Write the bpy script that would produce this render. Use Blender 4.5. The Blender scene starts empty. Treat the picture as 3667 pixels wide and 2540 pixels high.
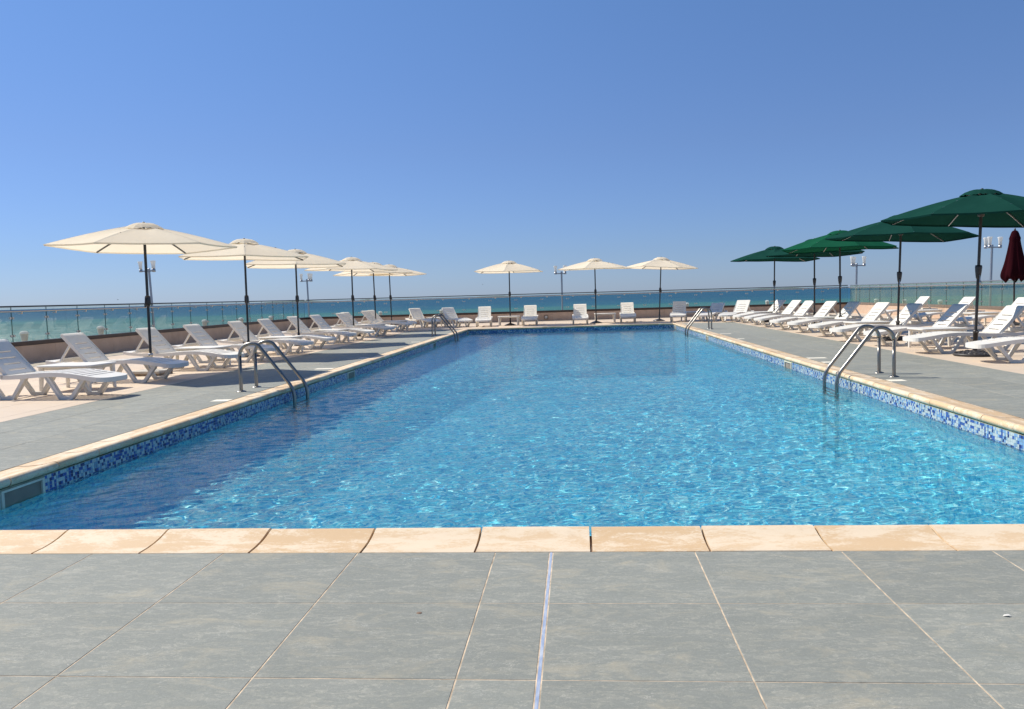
import bpy, math, random
import numpy as np
from mathutils import Vector, Matrix

C = bpy.context.scene
COL = C.collection
R = math.radians
random.seed(7)
rng = np.random.default_rng(11)

# ------------------------------------------------------------------ camera
cam_d = bpy.data.cameras.new('camera')
cam = bpy.data.objects.new('camera', cam_d)
COL.objects.link(cam)
PITCH, ROLL, YAW, CAM_H = 0.0694, -0.0274, 0.0780, 1.093
fw = Vector((-math.sin(YAW) * math.cos(PITCH), math.cos(YAW) * math.cos(PITCH), -math.sin(PITCH)))
r0 = Vector((math.cos(YAW), math.sin(YAW), 0))
u0 = r0.cross(fw)
rt = math.cos(ROLL) * r0 + math.sin(ROLL) * u0
up = -math.sin(ROLL) * r0 + math.cos(ROLL) * u0
m = Matrix((rt, up, -fw)).transposed().to_4x4()
m.translation = Vector((0, 0, CAM_H))
cam.matrix_world = m
cam_d.sensor_fit = 'HORIZONTAL'
cam_d.sensor_width = 36.0
cam_d.lens = 3017.24 / 3667 * 36.0
cam_d.clip_start = 0.05
cam_d.clip_end = 60000
C.camera = cam

# ------------------------------------------------------------------ sky and sun
SUN_EL = R(47)
SUN_DIR = Vector((-0.92 * math.cos(SUN_EL), 0.39 * math.cos(SUN_EL), math.sin(SUN_EL))).normalized()
world = bpy.data.worlds.new('World')
C.world = world
world.use_nodes = True
wn = world.node_tree.nodes
wl = world.node_tree.links
sky = wn.new('ShaderNodeTexSky')
sky.sky_type = 'NISHITA'
sky.sun_disc = False
sky.sun_elevation = SUN_EL
sky.sun_rotation = math.atan2(SUN_DIR.x, SUN_DIR.y)
sky.altitude = 10
sky.air_density = 1.0
sky.dust_density = 0.12
sky.ozone_density = 3.0
bg = wn['Background']
tint = wn.new('ShaderNodeMix')
tint.data_type = 'RGBA'
tint.blend_type = 'MULTIPLY'
tint.inputs[0].default_value = 1.0
geo = wn.new('ShaderNodeTexCoord')
sepz = wn.new('ShaderNodeSeparateXYZ')
wl.new(geo.outputs['Generated'], sepz.inputs[0])
ramp = wn.new('ShaderNodeValToRGB')
wl.new(sepz.outputs[2], ramp.inputs[0])
el = ramp.color_ramp.elements
el[0].position = 0.0
el[0].color = (.40, .545, .98, 1)
el[1].position = 1.0
el[1].color = (.9, 1.0, 1.1, 1)
for p_, c_ in ((.05, (.425, .545, .89)), (.17, (.53, .62, .875)), (.42, (.67, .85, 1.07))):
    k_ = el.new(p_)
    k_.color = (*c_, 1)
wl.new(ramp.outputs[0], tint.inputs[7])
wl.new(sky.outputs[0], tint.inputs[6])
wl.new(tint.outputs[2], bg.inputs['Color'])
bg.inputs['Strength'].default_value = 0.080

sun_d = bpy.data.lights.new('sun', 'SUN')
sun_d.energy = 4.0
sun_d.angle = R(0.53)
sun_d.color = (1.0, 0.94, 0.83)
sun_d.cycles.is_caustics_light = True
sun = bpy.data.objects.new('sun', sun_d)
COL.objects.link(sun)
sun.rotation_euler = SUN_DIR.to_track_quat('Z', 'Y').to_euler()
sun.location = (-20, 10, 30)

C.view_settings.view_transform = 'Standard'
C.view_settings.look = 'None'
C.view_settings.exposure = 0.55
C.view_settings.gamma = 1.0
C.view_settings.use_curve_mapping = False
C.render.engine = 'CYCLES'
C.cycles.use_denoising = True
C.cycles.max_bounces = 10
C.cycles.transparent_max_bounces = 24
C.cycles.transmission_bounces = 8
C.cycles.sample_clamp_indirect = 6.0
C.cycles.caustics_refractive = True
C.cycles.caustics_reflective = False

# ------------------------------------------------------------------ material helpers
class NT:
    def __init__(self, name):
        self.m = bpy.data.materials.new(name)
        self.m.use_nodes = True
        self.t = self.m.node_tree
        self.n = self.t.nodes
        self.l = self.t.links
        self.b = self.n['Principled BSDF']
        self.out = self.n['Material Output']

    def node(self, kind, **kw):
        nd = self.n.new('ShaderNode' + kind)
        for k, v in kw.items():
            setattr(nd, k, v)
        return nd

    def put(self, sock, v):
        if hasattr(v, 'is_output'):
            self.l.new(v, sock)
        elif isinstance(v, (tuple, list)) and len(v) == 3 and sock.type == 'RGBA':
            sock.default_value = (*v, 1)
        else:
            sock.default_value = v

    def coord(self, scale=(1, 1, 1), kind='Object', off=None):
        tc = self.node('TexCoord')
        mp = self.node('Mapping')
        self.l.new(tc.outputs[kind], mp.inputs[0])
        mp.inputs['Scale'].default_value = scale
        if off is not None:
            self.l.new(off, mp.inputs['Location'])
        return mp.outputs[0]

    def world(self, scale=(1, 1, 1)):
        g = self.node('NewGeometry')
        mp = self.node('Mapping')
        self.l.new(g.outputs['Position'], mp.inputs[0])
        mp.inputs['Scale'].default_value = scale
        return mp.outputs[0]

    def noise(self, vec, scale, detail=4, rough=.55, dist=0.0):
        nd = self.node('TexNoise')
        self.put(nd.inputs['Vector'], vec)
        nd.inputs['Scale'].default_value = scale
        nd.inputs['Detail'].default_value = detail
        nd.inputs['Roughness'].default_value = rough
        nd.inputs['Distortion'].default_value = dist
        return nd.outputs['Fac']

    def ramp(self, fac, lo, hi, a=(0, 0, 0), b=(1, 1, 1)):
        nd = self.node('ValToRGB')
        self.put(nd.inputs[0], fac)
        e = nd.color_ramp.elements
        e[0].position = lo
        e[1].position = hi
        e[0].color = (*a, 1)
        e[1].color = (*b, 1)
        return nd.outputs[0]

    def mix(self, fac, a, b, mode='MIX'):
        nd = self.node('Mix', data_type='RGBA', blend_type=mode)
        self.put(nd.inputs[0], fac)
        self.put(nd.inputs[6], a)
        self.put(nd.inputs[7], b)
        return nd.outputs[2]

    def math(self, op, a, b=None):
        nd = self.node('Math', operation=op)
        self.put(nd.inputs[0], a)
        if b is not None:
            self.put(nd.inputs[1], b)
        return nd.outputs[0]

    def bump(self, h, strength=.3, dist=.01, normal=None):
        nd = self.node('Bump')
        self.put(nd.inputs['Height'], h)
        nd.inputs['Strength'].default_value = strength
        nd.inputs['Distance'].default_value = dist
        if normal is not None:
            self.put(nd.inputs['Normal'], normal)
        return nd.outputs[0]

    def rand(self):
        return self.node('ObjectInfo').outputs['Random']

    def set(self, **kw):
        for k, v in kw.items():
            self.put(self.b.inputs[{'col': 'Base Color', 'rough': 'Roughness', 'metal': 'Metallic', 'nrm': 'Normal',
                                    'spec': 'Specular IOR Level', 'alpha': 'Alpha', 'coat': 'Coat Weight'}[k]], v)
        return self.m


def plain(name, col, rough=.5, metal=0.0, var=.12, scale=6, bump=0.0, spec=.5):
    t = NT(name)
    v = t.coord()
    n = t.noise(v, scale, 5)
    c = t.mix(t.ramp(n, .3, .7), tuple(x * (1 - var) for x in col), tuple(min(1, x * (1 + var)) for x in col))
    t.set(col=c, rough=rough, metal=metal, spec=spec)
    if bump:
        t.set(nrm=t.bump(t.noise(v, scale * 8, 4), bump, .004))
    return t.m


# --- slate-grey porcelain tile
def mat_slate():
    t = NT('slate_tile')
    rnd = t.rand()
    off = t.node('CombineXYZ')
    t.l.new(t.math('MULTIPLY', rnd, 37.0), off.inputs[0])
    t.l.new(t.math('MULTIPLY', rnd, 91.0), off.inputs[1])
    v = t.coord((1, 1, 1), off=off.outputs[0])
    vs = t.coord((1, 2.4, 1), off=off.outputs[0])
    big = t.noise(vs, 3.2, 6, .62, .5)
    mid = t.noise(vs, 11, 7, .68, .5)
    fine = t.noise(v, 60, 6, .75, .3)
    # thin curved scuff lines: the mid-level of a warped noise
    def ridge(n, w):
        return t.ramp(t.math('ABSOLUTE', t.math('SUBTRACT', n, .5)), 0.0, w, (1, 1, 1), (0, 0, 0))
    scuff = t.math('MULTIPLY', ridge(t.noise(vs, 5.5, 5, .65, 1.8), .007), t.ramp(t.noise(v, 7, 3, .6), .50, .62))
    c = t.mix(t.ramp(big, .34, .66), (.272, .275, .233), (.358, .352, .298))
    c = t.mix(t.math('MULTIPLY', t.ramp(mid, .48, .66), .55), c, (.425, .42, .37))
    c = t.mix(t.math('MULTIPLY', t.ramp(mid, .48, .34), .5), c, (.195, .212, .194))
    c = t.mix(t.math('MULTIPLY', t.ramp(fine, .50, .68), .40), c, (.42, .415, .37))
    c = t.mix(t.math('MULTIPLY', t.ramp(fine, .46, .34), .35), c, (.17, .18, .165))
    c = t.mix(t.math('MULTIPLY', scuff, .8), c, (.54, .52, .45))
    tan = t.noise(t.world((1, 1.9, 1)), 3.4, 6, .68, .7)
    c = t.mix(t.math('MULTIPLY', t.math('MULTIPLY', t.ramp(tan, .53, .67), t.ramp(mid, .33, .56)), .42), c, (.50, .43, .30))
    br = t.node('HueSaturation')
    t.put(br.inputs['Color'], c)
    t.put(br.inputs['Value'], t.math('ADD', .94, t.math('MULTIPLY', rnd, .12)))
    nrm = t.bump(t.math('ADD', mid, t.math('MULTIPLY', fine, .5)), .4, .004)
    return t.set(col=br.outputs[0], rough=t.ramp(mid, .3, .7, (.55,) * 3, (.75,) * 3), nrm=nrm, spec=.22)


def mat_beige(name='beige_tile'):
    t = NT(name)
    v = t.world()
    n = t.noise(v, 1.3, 6, .6)
    f = t.noise(v, 40, 4, .6)
    c = t.mix(t.ramp(n, .3, .7), (.57, .45, .335), (.645, .525, .40))
    c = t.mix(t.math('MULTIPLY', t.ramp(f, .5, .8), .25), c, (.64, .55, .45))
    st = t.noise(v, .45, 4, .7, .7)
    c = t.mix(t.math('MULTIPLY', t.ramp(st, .58, .75), .35), c, (.46, .36, .27))
    return t.set(col=c, rough=.6, nrm=t.bump(f, .12, .003), spec=.35)


def mat_coping():
    t = NT('coping_limestone')
    rnd = t.rand()
    off = t.node('CombineXYZ')
    t.l.new(t.math('MULTIPLY', rnd, 53.0), off.inputs[0])
    t.l.new(t.math('MULTIPLY', rnd, 17.0), off.inputs[1])
    v = t.coord((1, 1, 1), off=off.outputs[0])
    vs = t.coord((1, 2.6, 1), off=off.outputs[0])
    big = t.noise(vs, 3.6, 5, .6, .5)
    brk = t.noise(vs, 42, 8, .75, 1.0)
    wear = t.math('ADD', t.math('ADD', t.math('MULTIPLY', big, .55), t.math('MULTIPLY', brk, .46)), t.math('MULTIPLY', t.math('SUBTRACT', rnd, .55), .075))
    tan = t.mix(rnd, (.62, .43, .24), (.68, .50, .31))
    c = t.mix(t.ramp(wear, .475, .54), tan, (.755, .615, .44))
    dirt = t.noise(v, 9, 6, .7, .4)
    c = t.mix(t.math('MULTIPLY', t.ramp(dirt, .60, .72), .35), c, (.55, .40, .25))
    pale = t.noise(vs, 14, 6, .75, 1.4)
    c = t.mix(t.math('MULTIPLY', t.ramp(pale, .6, .68), .55), c, (.80, .69, .53))
    return t.set(col=c, rough=.55, nrm=t.bump(t.math('ADD', brk, dirt), .22, .004), spec=.35)


def mat_wall():
    t = NT('wall_stone')
    rnd = t.rand()
    v = t.world()
    n = t.noise(v, 3, 6, .65)
    f = t.noise(v, 90, 3, .6)
    c = t.mix(t.ramp(n, .3, .72), (.50, .355, .255), (.60, .45, .34))
    c = t.mix(t.math('MULTIPLY', t.ramp(t.noise(t.world((2, 2, .5)), 1.6, 5, .7), .55, .8), .3), c, (.38, .28, .21))
    br = t.node('HueSaturation')
    t.put(br.inputs['Color'], c)
    t.put(br.inputs['Value'], t.math('ADD', .95, t.math('MULTIPLY', rnd, .1)))
    return t.set(col=br.outputs[0], rough=.75, nrm=t.bump(f, .25, .003), spec=.25)


def mat_plastic(name='white_plastic', a=(.80, .775, .71), b=(.72, .685, .61)):
    t = NT(name)
    v = t.coord()
    n = t.noise(v, 5, 6, .65)
    g = t.noise(v, 160, 2, .5)
    c = t.mix(t.ramp(n, .35, .75), a, b)
    return t.set(col=c, rough=.42, nrm=t.bump(g, .06, .002), spec=.45)


def mat_cloth(name, a, b, trans):
    t = NT(name)
    v = t.coord()
    n = t.noise(v, 2.2, 4, .6)
    wv = t.noise(t.coord((1, 1, 1)), 420, 2, .5)
    fold = t.noise(t.coord((1, 1, .3)), 7, 3, .5, .8)
    c = t.mix(t.ramp(n, .3, .7), a, b)
    nrm = t.bump(t.math('ADD', t.math('MULTIPLY', wv, .15), fold), .25, .012)
    d = t.node('BsdfDiffuse')
    t.put(d.inputs['Color'], c)
    t.put(d.inputs['Normal'], nrm)
    tr = t.node('BsdfTranslucent')
    t.put(tr.inputs['Color'], c)
    mx = t.node('MixShader')
    mx.inputs[0].default_value = trans
    t.l.new(d.outputs[0], mx.inputs[1])
    t.l.new(tr.outputs[0], mx.inputs[2])
    t.l.new(mx.outputs[0], t.out.inputs[0])
    return t.m


def mat_glass(name, dirt, tintc, dcol):
    t = NT(name)
    tr = t.node('BsdfTransparent')
    tr.inputs[0].default_value = (*tintc, 1)
    gl = t.node('BsdfGlossy')
    gl.inputs['Roughness'].default_value = 0.01
    fr = t.node('Fresnel')
    fr.inputs[0].default_value = 1.45
    m1 = t.node('MixShader')
    t.l.new(t.math('MULTIPLY', fr.outputs[0], .15), m1.inputs[0])
    t.l.new(tr.outputs[0], m1.inputs[1])
    t.l.new(gl.outputs[0], m1.inputs[2])
    df = t.node('BsdfDiffuse')
    df.inputs[0].default_value = (*dcol, 1)
    tl = t.node('BsdfTranslucent')
    tl.inputs[0].default_value = (*dcol, 1)
    m3 = t.node('MixShader')
    m3.inputs[0].default_value = .5
    t.l.new(df.outputs[0], m3.inputs[1])
    t.l.new(tl.outputs[0], m3.inputs[2])
    v = t.world((1, 1, .6))
    n1 = t.noise(v, 2.2, 6, .7)
    n2 = t.noise(v, 14, 5, .7)
    f = t.math('MULTIPLY', t.ramp(t.math('ADD', t.math('MULTIPLY', n1, .6), t.math('MULTIPLY', n2, .4)), .3, .75, (.35,) * 3, (1,) * 3), dirt)
    m2 = t.node('MixShader')
    t.l.new(f, m2.inputs[0])
    t.l.new(m1.outputs[0], m2.inputs[1])
    t.l.new(m3.outputs[0], m2.inputs[2])
    t.l.new(m2.outputs[0], t.out.inputs[0])
    return t.m


def mat_steel(name='polished_steel', col=(.31, .295, .27), rough=.30):
    t = NT(name)
    v = t.coord()
    n = t.noise(v, 30, 4, .6)
    return t.set(col=t.mix(n, tuple(.8 * x for x in col), col), metal=1.0, rough=t.ramp(n, .3, .7, (rough * .8,) * 3, (rough * 1.6,) * 3))


def mat_floor():
    t = NT('pool_mosaic')
    v = t.coord((40, 40, 40))
    vo = t.node('TexWhiteNoise', noise_dimensions='3D')
    fl = t.node('VectorMath', operation='FLOOR')
    t.l.new(v, fl.inputs[0])
    t.l.new(fl.outputs[0], vo.inputs['Vector'])
    cr = t.node('ValToRGB')
    cr.color_ramp.interpolation = 'CONSTANT'
    e = cr.color_ramp.elements
    e[0].position = 0
    e[0].color = (.05, .50, .80, 1)
    e[1].position = .22
    e[1].color = (.17, .77, .93, 1)
    for p, c in ((.5, (.31, .89, .97)), (.78, (.58, .97, .99))):
        k = e.new(p)
        k.color = (*c, 1)
    t.l.new(vo.outputs['Value'], cr.inputs[0])
    return t.set(col=cr.outputs[0], rough=.45, spec=.2)


def mat_water():
    t = NT('pool_water')
    rf = t.node('BsdfRefraction')
    rf.inputs['IOR'].default_value = 1.333
    rf.inputs['Roughness'].default_value = 0.0
    rf.inputs['Color'].default_value = (.90, 1.0, 1.0, 1)
    gs = t.node('BsdfGlossy')
    gs.inputs['Roughness'].default_value = .16
    fr = t.node('Fresnel')
    fr.inputs[0].default_value = 1.333
    g = t.node('MixShader')
    t.l.new(fr.outputs[0], g.inputs[0])
    t.l.new(rf.outputs[0], g.inputs[1])
    t.l.new(gs.outputs[0], g.inputs[2])
    tr = t.node('BsdfTransparent')
    tr.inputs[0].default_value = (.90, .98, 1.0, 1)
    mx = t.node('MixShader')
    mx.inputs[0].default_value = .24
    t.l.new(g.outputs[0], mx.inputs[1])
    t.l.new(tr.outputs[0], mx.inputs[2])
    t.l.new(mx.outputs[0], t.out.inputs[0])
    return t.m


def mat_sea():
    t = NT('sea_water')
    pos = t.node('NewGeometry').outputs['Position']
    sx = t.node('SeparateXYZ')
    t.l.new(pos, sx.inputs[0])
    wob = t.noise(t.world((.0012, .004, 1)), 1.0, 4, .6)
    dist = t.math('ADD', sx.outputs[1], t.math('MULTIPLY', t.math('SUBTRACT', wob, .5), 330.0))
    dist = t.math('SUBTRACT', dist, t.math('MULTIPLY', sx.outputs[0], .22))
    nd = t.node('MapRange')
    t.put(nd.inputs['Value'], dist)
    nd.inputs['From Min'].default_value = 80
    nd.inputs['From Max'].default_value = 900
    cr = t.node('ValToRGB')
    t.l.new(nd.outputs[0], cr.inputs[0])
    e = cr.color_ramp.elements
    e[0].position = 0.0
    e[0].color = (.125, .23, .215, 1)
    e[1].position = 1.0
    e[1].color = (.010, .080, .165, 1)
    for p, c in ((.25, (.065, .185, .18)), (.50, (.035, .150, .165)), (.60, (.016, .108, .18))):
        k = e.new(p)
        k.color = (*c, 1)
    pat = t.noise(t.world((.02, .09, 1)), 1.0, 6, .65, .4)
    col = t.mix(t.ramp(pat, .3, .7), t.mix(.32, cr.outputs[0], (0, .02, .06)), t.mix(.10, cr.outputs[0], (.3, .5, .55)))
    cap = t.noise(t.world((.035, .16, 1)), 1.0, 7, .72, .3)
    gate = t.noise(t.world((.006, .012, 1)), 1.0, 3, .5)
    capf = t.math('MULTIPLY', t.ramp(cap, .70, .75), t.ramp(gate, .52, .7))
    near = t.node('MapRange')
    t.put(near.inputs['Value'], sx.outputs[0])
    col = t.mix(t.math('MULTIPLY', capf, .75), col, (.8, .84, .84))
    d = t.node('BsdfDiffuse')
    t.put(d.inputs['Color'], col)
    gl = t.node('BsdfGlossy')
    gl.inputs['Roughness'].default_value = .32
    h = t.noise(t.world((.25, .6, 1)), 1.0, 5, .6)
    t.put(gl.inputs['Normal'], t.bump(h, .9, 1.2))
    t.put(d.inputs['Normal'], t.bump(h, .6, 1.0))
    mx = t.node('MixShader')
    mx.inputs[0].default_value = .08
    t.l.new(d.outputs[0], mx.inputs[1])
    t.l.new(gl.outputs[0], mx.inputs[2])
    t.l.new(mx.outputs[0], t.out.inputs[0])
    return t.m


M = {}
M['slate'] = mat_slate()
M['beige'] = mat_beige()
M['coping'] = mat_coping()
M['wall'] = mat_wall()
M['plastic'] = mat_plastic()
M['plastic_aged'] = mat_plastic('aged_white_plastic', (.74, .72, .66), (.62, .585, .50))
M['cream'] = mat_cloth('cream_canvas', (.91, .82, .655), (.93, .845, .69), .43)
M['green'] = mat_cloth('green_canvas', (.009, .046, .036), (.012, .056, .044), .05)
M['bright_green'] = mat_cloth('bright_green_canvas', (.009, .076, .041), (.012, .090, .048), .10)
M['maroon'] = mat_cloth('maroon_canvas', (.024, .005, .008), (.037, .007, .010), .10)
M['glass'] = mat_glass('clear_glass', .02, (.93, .965, .95), (.62, .66, .62))
M['dusty'] = mat_glass('dusty_glass', .27, (.86, .95, .90), (.50, .54, .42))
M['glass_edge'] = plain('glass_edge', (.03, .075, .06), .25)
M['steel'] = mat_steel()
M['steel_dull'] = mat_steel('brushed_steel', (.58, .57, .55), .33)
M['black'] = plain('black_metal', (.016, .017, .020), .35)
M['bronze'] = plain('dark_bronze_metal', (.040, .034, .030), .42)
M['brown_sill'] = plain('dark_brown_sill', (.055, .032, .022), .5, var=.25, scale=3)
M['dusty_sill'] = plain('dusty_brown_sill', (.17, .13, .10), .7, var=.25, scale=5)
M['grout'] = plain('pale_grout', (.52, .41, .29), .9, var=.5, scale=14)
M['dark_grout'] = plain('brown_grout', (.22, .14, .085), .9, var=.3, scale=8)
M['slab'] = plain('terrace_concrete', (.25, .21, .17), .9)
M['green_grout'] = plain('stained_grout', (.30, .32, .22), .8, var=.3, scale=10)
M['tile_white'] = plain('mosaic_white', (.50, .56, .56), .2, var=.06, scale=3)
M['tile_grey'] = plain('mosaic_grey_blue', (.22, .34, .46), .2, var=.1, scale=3)
M['tile_blue'] = plain('mosaic_blue', (.045, .095, .34), .18, var=.15, scale=3)
M['tile_navy'] = plain('mosaic_navy', (.022, .030, .14), .18, var=.15, scale=3)
M['tile_sky'] = plain('mosaic_light_blue', (.22, .37, .57), .2, var=.1, scale=3)
M['tile_joint'] = plain('mosaic_joint', (.52, .55, .52), .8)
M['floor'] = mat_floor()
M['water'] = mat_water()
M['sea'] = mat_sea()
M['skimmer'] = plain('greenish_plastic', (.78, .84, .60), .5, var=.15)
M['skimmer_frame'] = plain('cream_plastic_frame', (.66, .63, .52), .45)
M['skimmer_dark'] = plain('skimmer_opening', (.05, .06, .04), .6)
M['plate'] = plain('cream_plate', (.82, .76, .62), .6, var=.05)
M['frost'] = mat_cloth('frosted_white_glass', (.88, .88, .86), (.86, .86, .84), .5)
M['lamp_metal'] = mat_steel('galvanised_steel', (.46, .47, .49), .38)
M['bollard_cream'] = mat_plastic('cream_lantern', (.78, .74, .62), (.70, .64, .50))
M['rope'] = plain('white_cord', (.7, .7, .68), .8)
M['stone_base'] = plain('rough_concrete_base', (.44, .41, .36), .9, var=.25, scale=9, bump=.5)
M['rust_edge'] = plain('stained_base_edge', (.27, .20, .13), .9, var=.5, scale=14)
M['cast'] = plain('cast_dark_resin', (.035, .031, .029), .45, bump=.4, scale=10)
M['prom'] = plain('promenade_paving', (.30, .27, .23), .85, scale=.4)
M['hill'] = plain('distant_coast', (.10, .13, .12), .95, scale=.002)
M['bird'] = plain('dark_plumage', (.05, .05, .055), .8)
M['leaf'] = plain('pale_dry_leaf', (.75, .72, .66), .8)
M['spot'] = plain('rust_brown_plug', (.20, .13, .085), .8)
M['strip'] = None


def mat_strip():
    t = NT('blue_marbled_strip')
    v = t.coord((8, 1, 1))
    n = t.noise(v, 9, 6, .7, .6)
    c = t.mix(t.ramp(n, .38, .62), (.26, .33, .48), (.50, .54, .60))
    return t.set(col=c, rough=.4)


M['strip'] = mat_strip()


# ------------------------------------------------------------------ geometry helpers
class MB:
    """collects faces for one mesh"""
    def __init__(self):
        self.v, self.f, self.mi = [], [], []
        self.smooth = []

    def add(self, verts, faces, mi=0, smooth=False):
        k = len(self.v)
        self.v += [tuple(p) for p in verts]
        for f in faces:
            self.f.append(tuple(i + k for i in f))
            self.mi.append(mi)
            self.smooth.append(smooth)
        return self

    def box(self, x0, x1, y0, y1, z0, z1, mi=0, bottom=True):
        vs = [(x0, y0, z0), (x1, y0, z0), (x1, y1, z0), (x0, y1, z0), (x0, y0, z1), (x1, y0, z1), (x1, y1, z1), (x0, y1, z1)]
        fs = [(4, 5, 6, 7), (0, 1, 5, 4), (1, 2, 6, 5), (2, 3, 7, 6), (3, 0, 4, 7)]
        if bottom:
            fs.append((3, 2, 1, 0))
        return self.add(vs, fs, mi)

    def bar(self, a, b, w, h, mi=0, side=(0, 1, 0)):
        """rectangular bar from a to b; w along side, h across"""
        a, b = Vector(a), Vector(b)
        d = (b - a).normalized()
        s = Vector(side)
        s = (s - d * s.dot(d)).normalized()
        n = d.cross(s)
        vs = []
        for p in (a, b):
            for i, j in ((-1, -1), (1, -1), (1, 1), (-1, 1)):
                vs.append(p + s * (w / 2 * i) + n * (h / 2 * j))
        return self.add(vs, [(0, 1, 2, 3), (7, 6, 5, 4), (0, 4, 5, 1), (1, 5, 6, 2), (2, 6, 7, 3), (3, 7, 4, 0)], mi)

    def tube(self, pts, r, n=10, mi=0, cap=True):
        pts = [Vector(p) for p in pts]
        rr = r if isinstance(r, (list, tuple)) else [r] * len(pts)
        d0 = (pts[1] - pts[0]).normalized()
        s = d0.orthogonal().normalized()
        rings = []
        for i, p in enumerate(pts):
            if i == 0:
                d = d0
            elif i == len(pts) - 1:
                d = (pts[i] - pts[i - 1]).normalized()
            else:
                d = ((pts[i] - pts[i - 1]).normalized() + (pts[i + 1] - pts[i]).normalized()).normalized()
            s = (s - d * s.dot(d)).normalized()
            t = d.cross(s)
            rings.append([p + (s * math.cos(2 * math.pi * k / n) + t * math.sin(2 * math.pi * k / n)) * rr[i] for k in range(n)])
        vs = [q for ring in rings for q in ring]
        fs = []
        for i in range(len(pts) - 1):
            for k in range(n):
                a, b = i * n + k, i * n + (k + 1) % n
                fs.append((a, b, b + n, a + n))
        self.add(vs, fs, mi, True)
        if cap:
            self.add(rings[0], [tuple(range(n))[::-1]], mi)
            self.add(rings[-1], [tuple(range(n))], mi)
        return self

    def lathe(self, prof, n=20, mi=0, at=(0, 0, 0), smooth=True):
        vs, fs = [], []
        for r, z in prof:
            for k in range(n):
                a = 2 * math.pi * k / n
                vs.append((at[0] + r * math.cos(a), at[1] + r * math.sin(a), at[2] + z))
        for i in range(len(prof) - 1):
            for k in range(n):
                a, b = i * n + k, i * n + (k + 1) % n
                fs.append((a, b, b + n, a + n))
        return self.add(vs, fs, mi, smooth)

    def sweep(self, prof, x0, x1, mi=0):
        """closed profile in (y,z), extruded along x"""
        n = len(prof)
        vs = [(x0, y, z) for y, z in prof] + [(x1, y, z) for y, z in prof]
        fs = [(i, (i + 1) % n, (i + 1) % n + n, i + n) for i in range(n)]
        fs += [tuple(range(n))[::-1], tuple(range(n, 2 * n))]
        return self.add(vs, fs, mi)

    def plate(self, outline, z0, z1, mi=0):
        """closed outline in (x,y), extruded in z"""
        n = len(outline)
        vs = [(x, y, z0) for x, y in outline] + [(x, y, z1) for x, y in outline]
        fs = [(i, (i + 1) % n, (i + 1) % n + n, i + n) for i in range(n)]
        fs += [tuple(range(n))[::-1], tuple(range(n, 2 * n))]
        return self.add(vs, fs, mi)

    def mesh(self, name, mats, fix=False):
        me = bpy.data.meshes.new(name)
        me.from_pydata(self.v, [], self.f)
        for mt in (mats if isinstance(mats, (list, tuple)) else [mats]):
            me.materials.append(mt)
        me.polygons.foreach_set('material_index', self.mi)
        me.polygons.foreach_set('use_smooth', self.smooth)
        if fix:
            import bmesh
            bm = bmesh.new()
            bm.from_mesh(me)
            bmesh.ops.remove_doubles(bm, verts=bm.verts, dist=1e-5)
            bmesh.ops.recalc_face_normals(bm, faces=bm.faces)
            bm.to_mesh(me)
            bm.free()
        me.update()
        return me

    def build(self, name, mats, parent=None, bevel=0.0, fix=False, seg=2):
        o = link(name, self.mesh(name, mats, fix or bevel > 0), parent)
        if bevel:
            md = o.modifiers.new('bevel', 'BEVEL')
            md.width = bevel
            md.segments = seg
            md.limit_method = 'ANGLE'
            md.angle_limit = R(40)
            md.harden_normals = False
        return o


def link(name, data, parent=None, loc=None, rz=None):
    o = bpy.data.objects.new(name, data)
    COL.objects.link(o)
    if parent is not None:
        o.parent = parent
    if loc is not None:
        o.location = loc
    if rz is not None:
        o.rotation_euler = (0, 0, rz)
    return o


def tag(o, label=None, cat=None, group=None, kind=None):
    for k, v in (('label', label), ('category', cat), ('group', group), ('kind', kind)):
        if v:
            o[k] = v
    return o


def empty(name, loc=(0, 0, 0), rz=0.0):
    o = link(name, None)
    o.location = loc
    o.rotation_euler = (0, 0, rz)
    o.empty_display_size = .1
    return o


def children(o):
    return [c for c in bpy.data.objects if c.parent == o]


def copy_tree(root, kids):
    """root: thing; kids: list of (part, [sub-parts])"""
    c = root.copy()
    COL.objects.link(c)
    for part, subs in kids:
        q = part.copy()
        COL.objects.link(q)
        q.parent = c
        for s in subs:
            d = s.copy()
            COL.objects.link(d)
            d.parent = q
    return c


def tree_of(root):
    return [(c, children(c)) for c in children(root)]


# ------------------------------------------------------------------ key lines of the place
XL, XR = -3.92, 3.55          # outer edges of the long copings
XLW, XRW = -3.63, 3.26        # pool walls
Y0 = 3.53                     # outer edge of the near coping
YN = 3.825                    # near pool wall
WZ = -0.145                   # water level


def yfar(x):                  # inner lip of the far coping (the far end runs slightly askew)
    return 28.0 + (x + 3.61) * (0.86 / 6.85)


GL, GR = -5.62, 5.28          # outer edges of the grey tile bands
WX_L, WX_R = -11.25, 11.60    # parapets


def ywall(x):
    return 35.16 + (x + 5.24) * 0.116


# ------------------------------------------------------------------ sea, coast, promenade
b = MB()
xs = [-40000, -6000, -1500, -400, 0, 400, 1500, 6000, 40000]
ys = [46, 150, 400, 900, 2500, 8000, 40000]
vs = [(x, y, -6.0) for y in ys for x in xs]
nx = len(xs)
fs = [(j * nx + i, j * nx + i + 1, (j + 1) * nx + i + 1, (j + 1) * nx + i) for j in range(len(ys) - 1) for i in range(nx - 1)]
b.add(vs, fs)
# water also wraps round to the left and right of the terrace
b.add([(-40000, -4000, -6), (-60, -4000, -6), (-60, 46, -6), (-40000, 46, -6)], [(0, 1, 2, 3)])
b.add([(60, -4000, -6), (40000, -4000, -6), (40000, 46, -6), (60, 46, -6)], [(0, 1, 2, 3)])
tag(b.build('sea', M['sea']), kind='structure')

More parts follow.
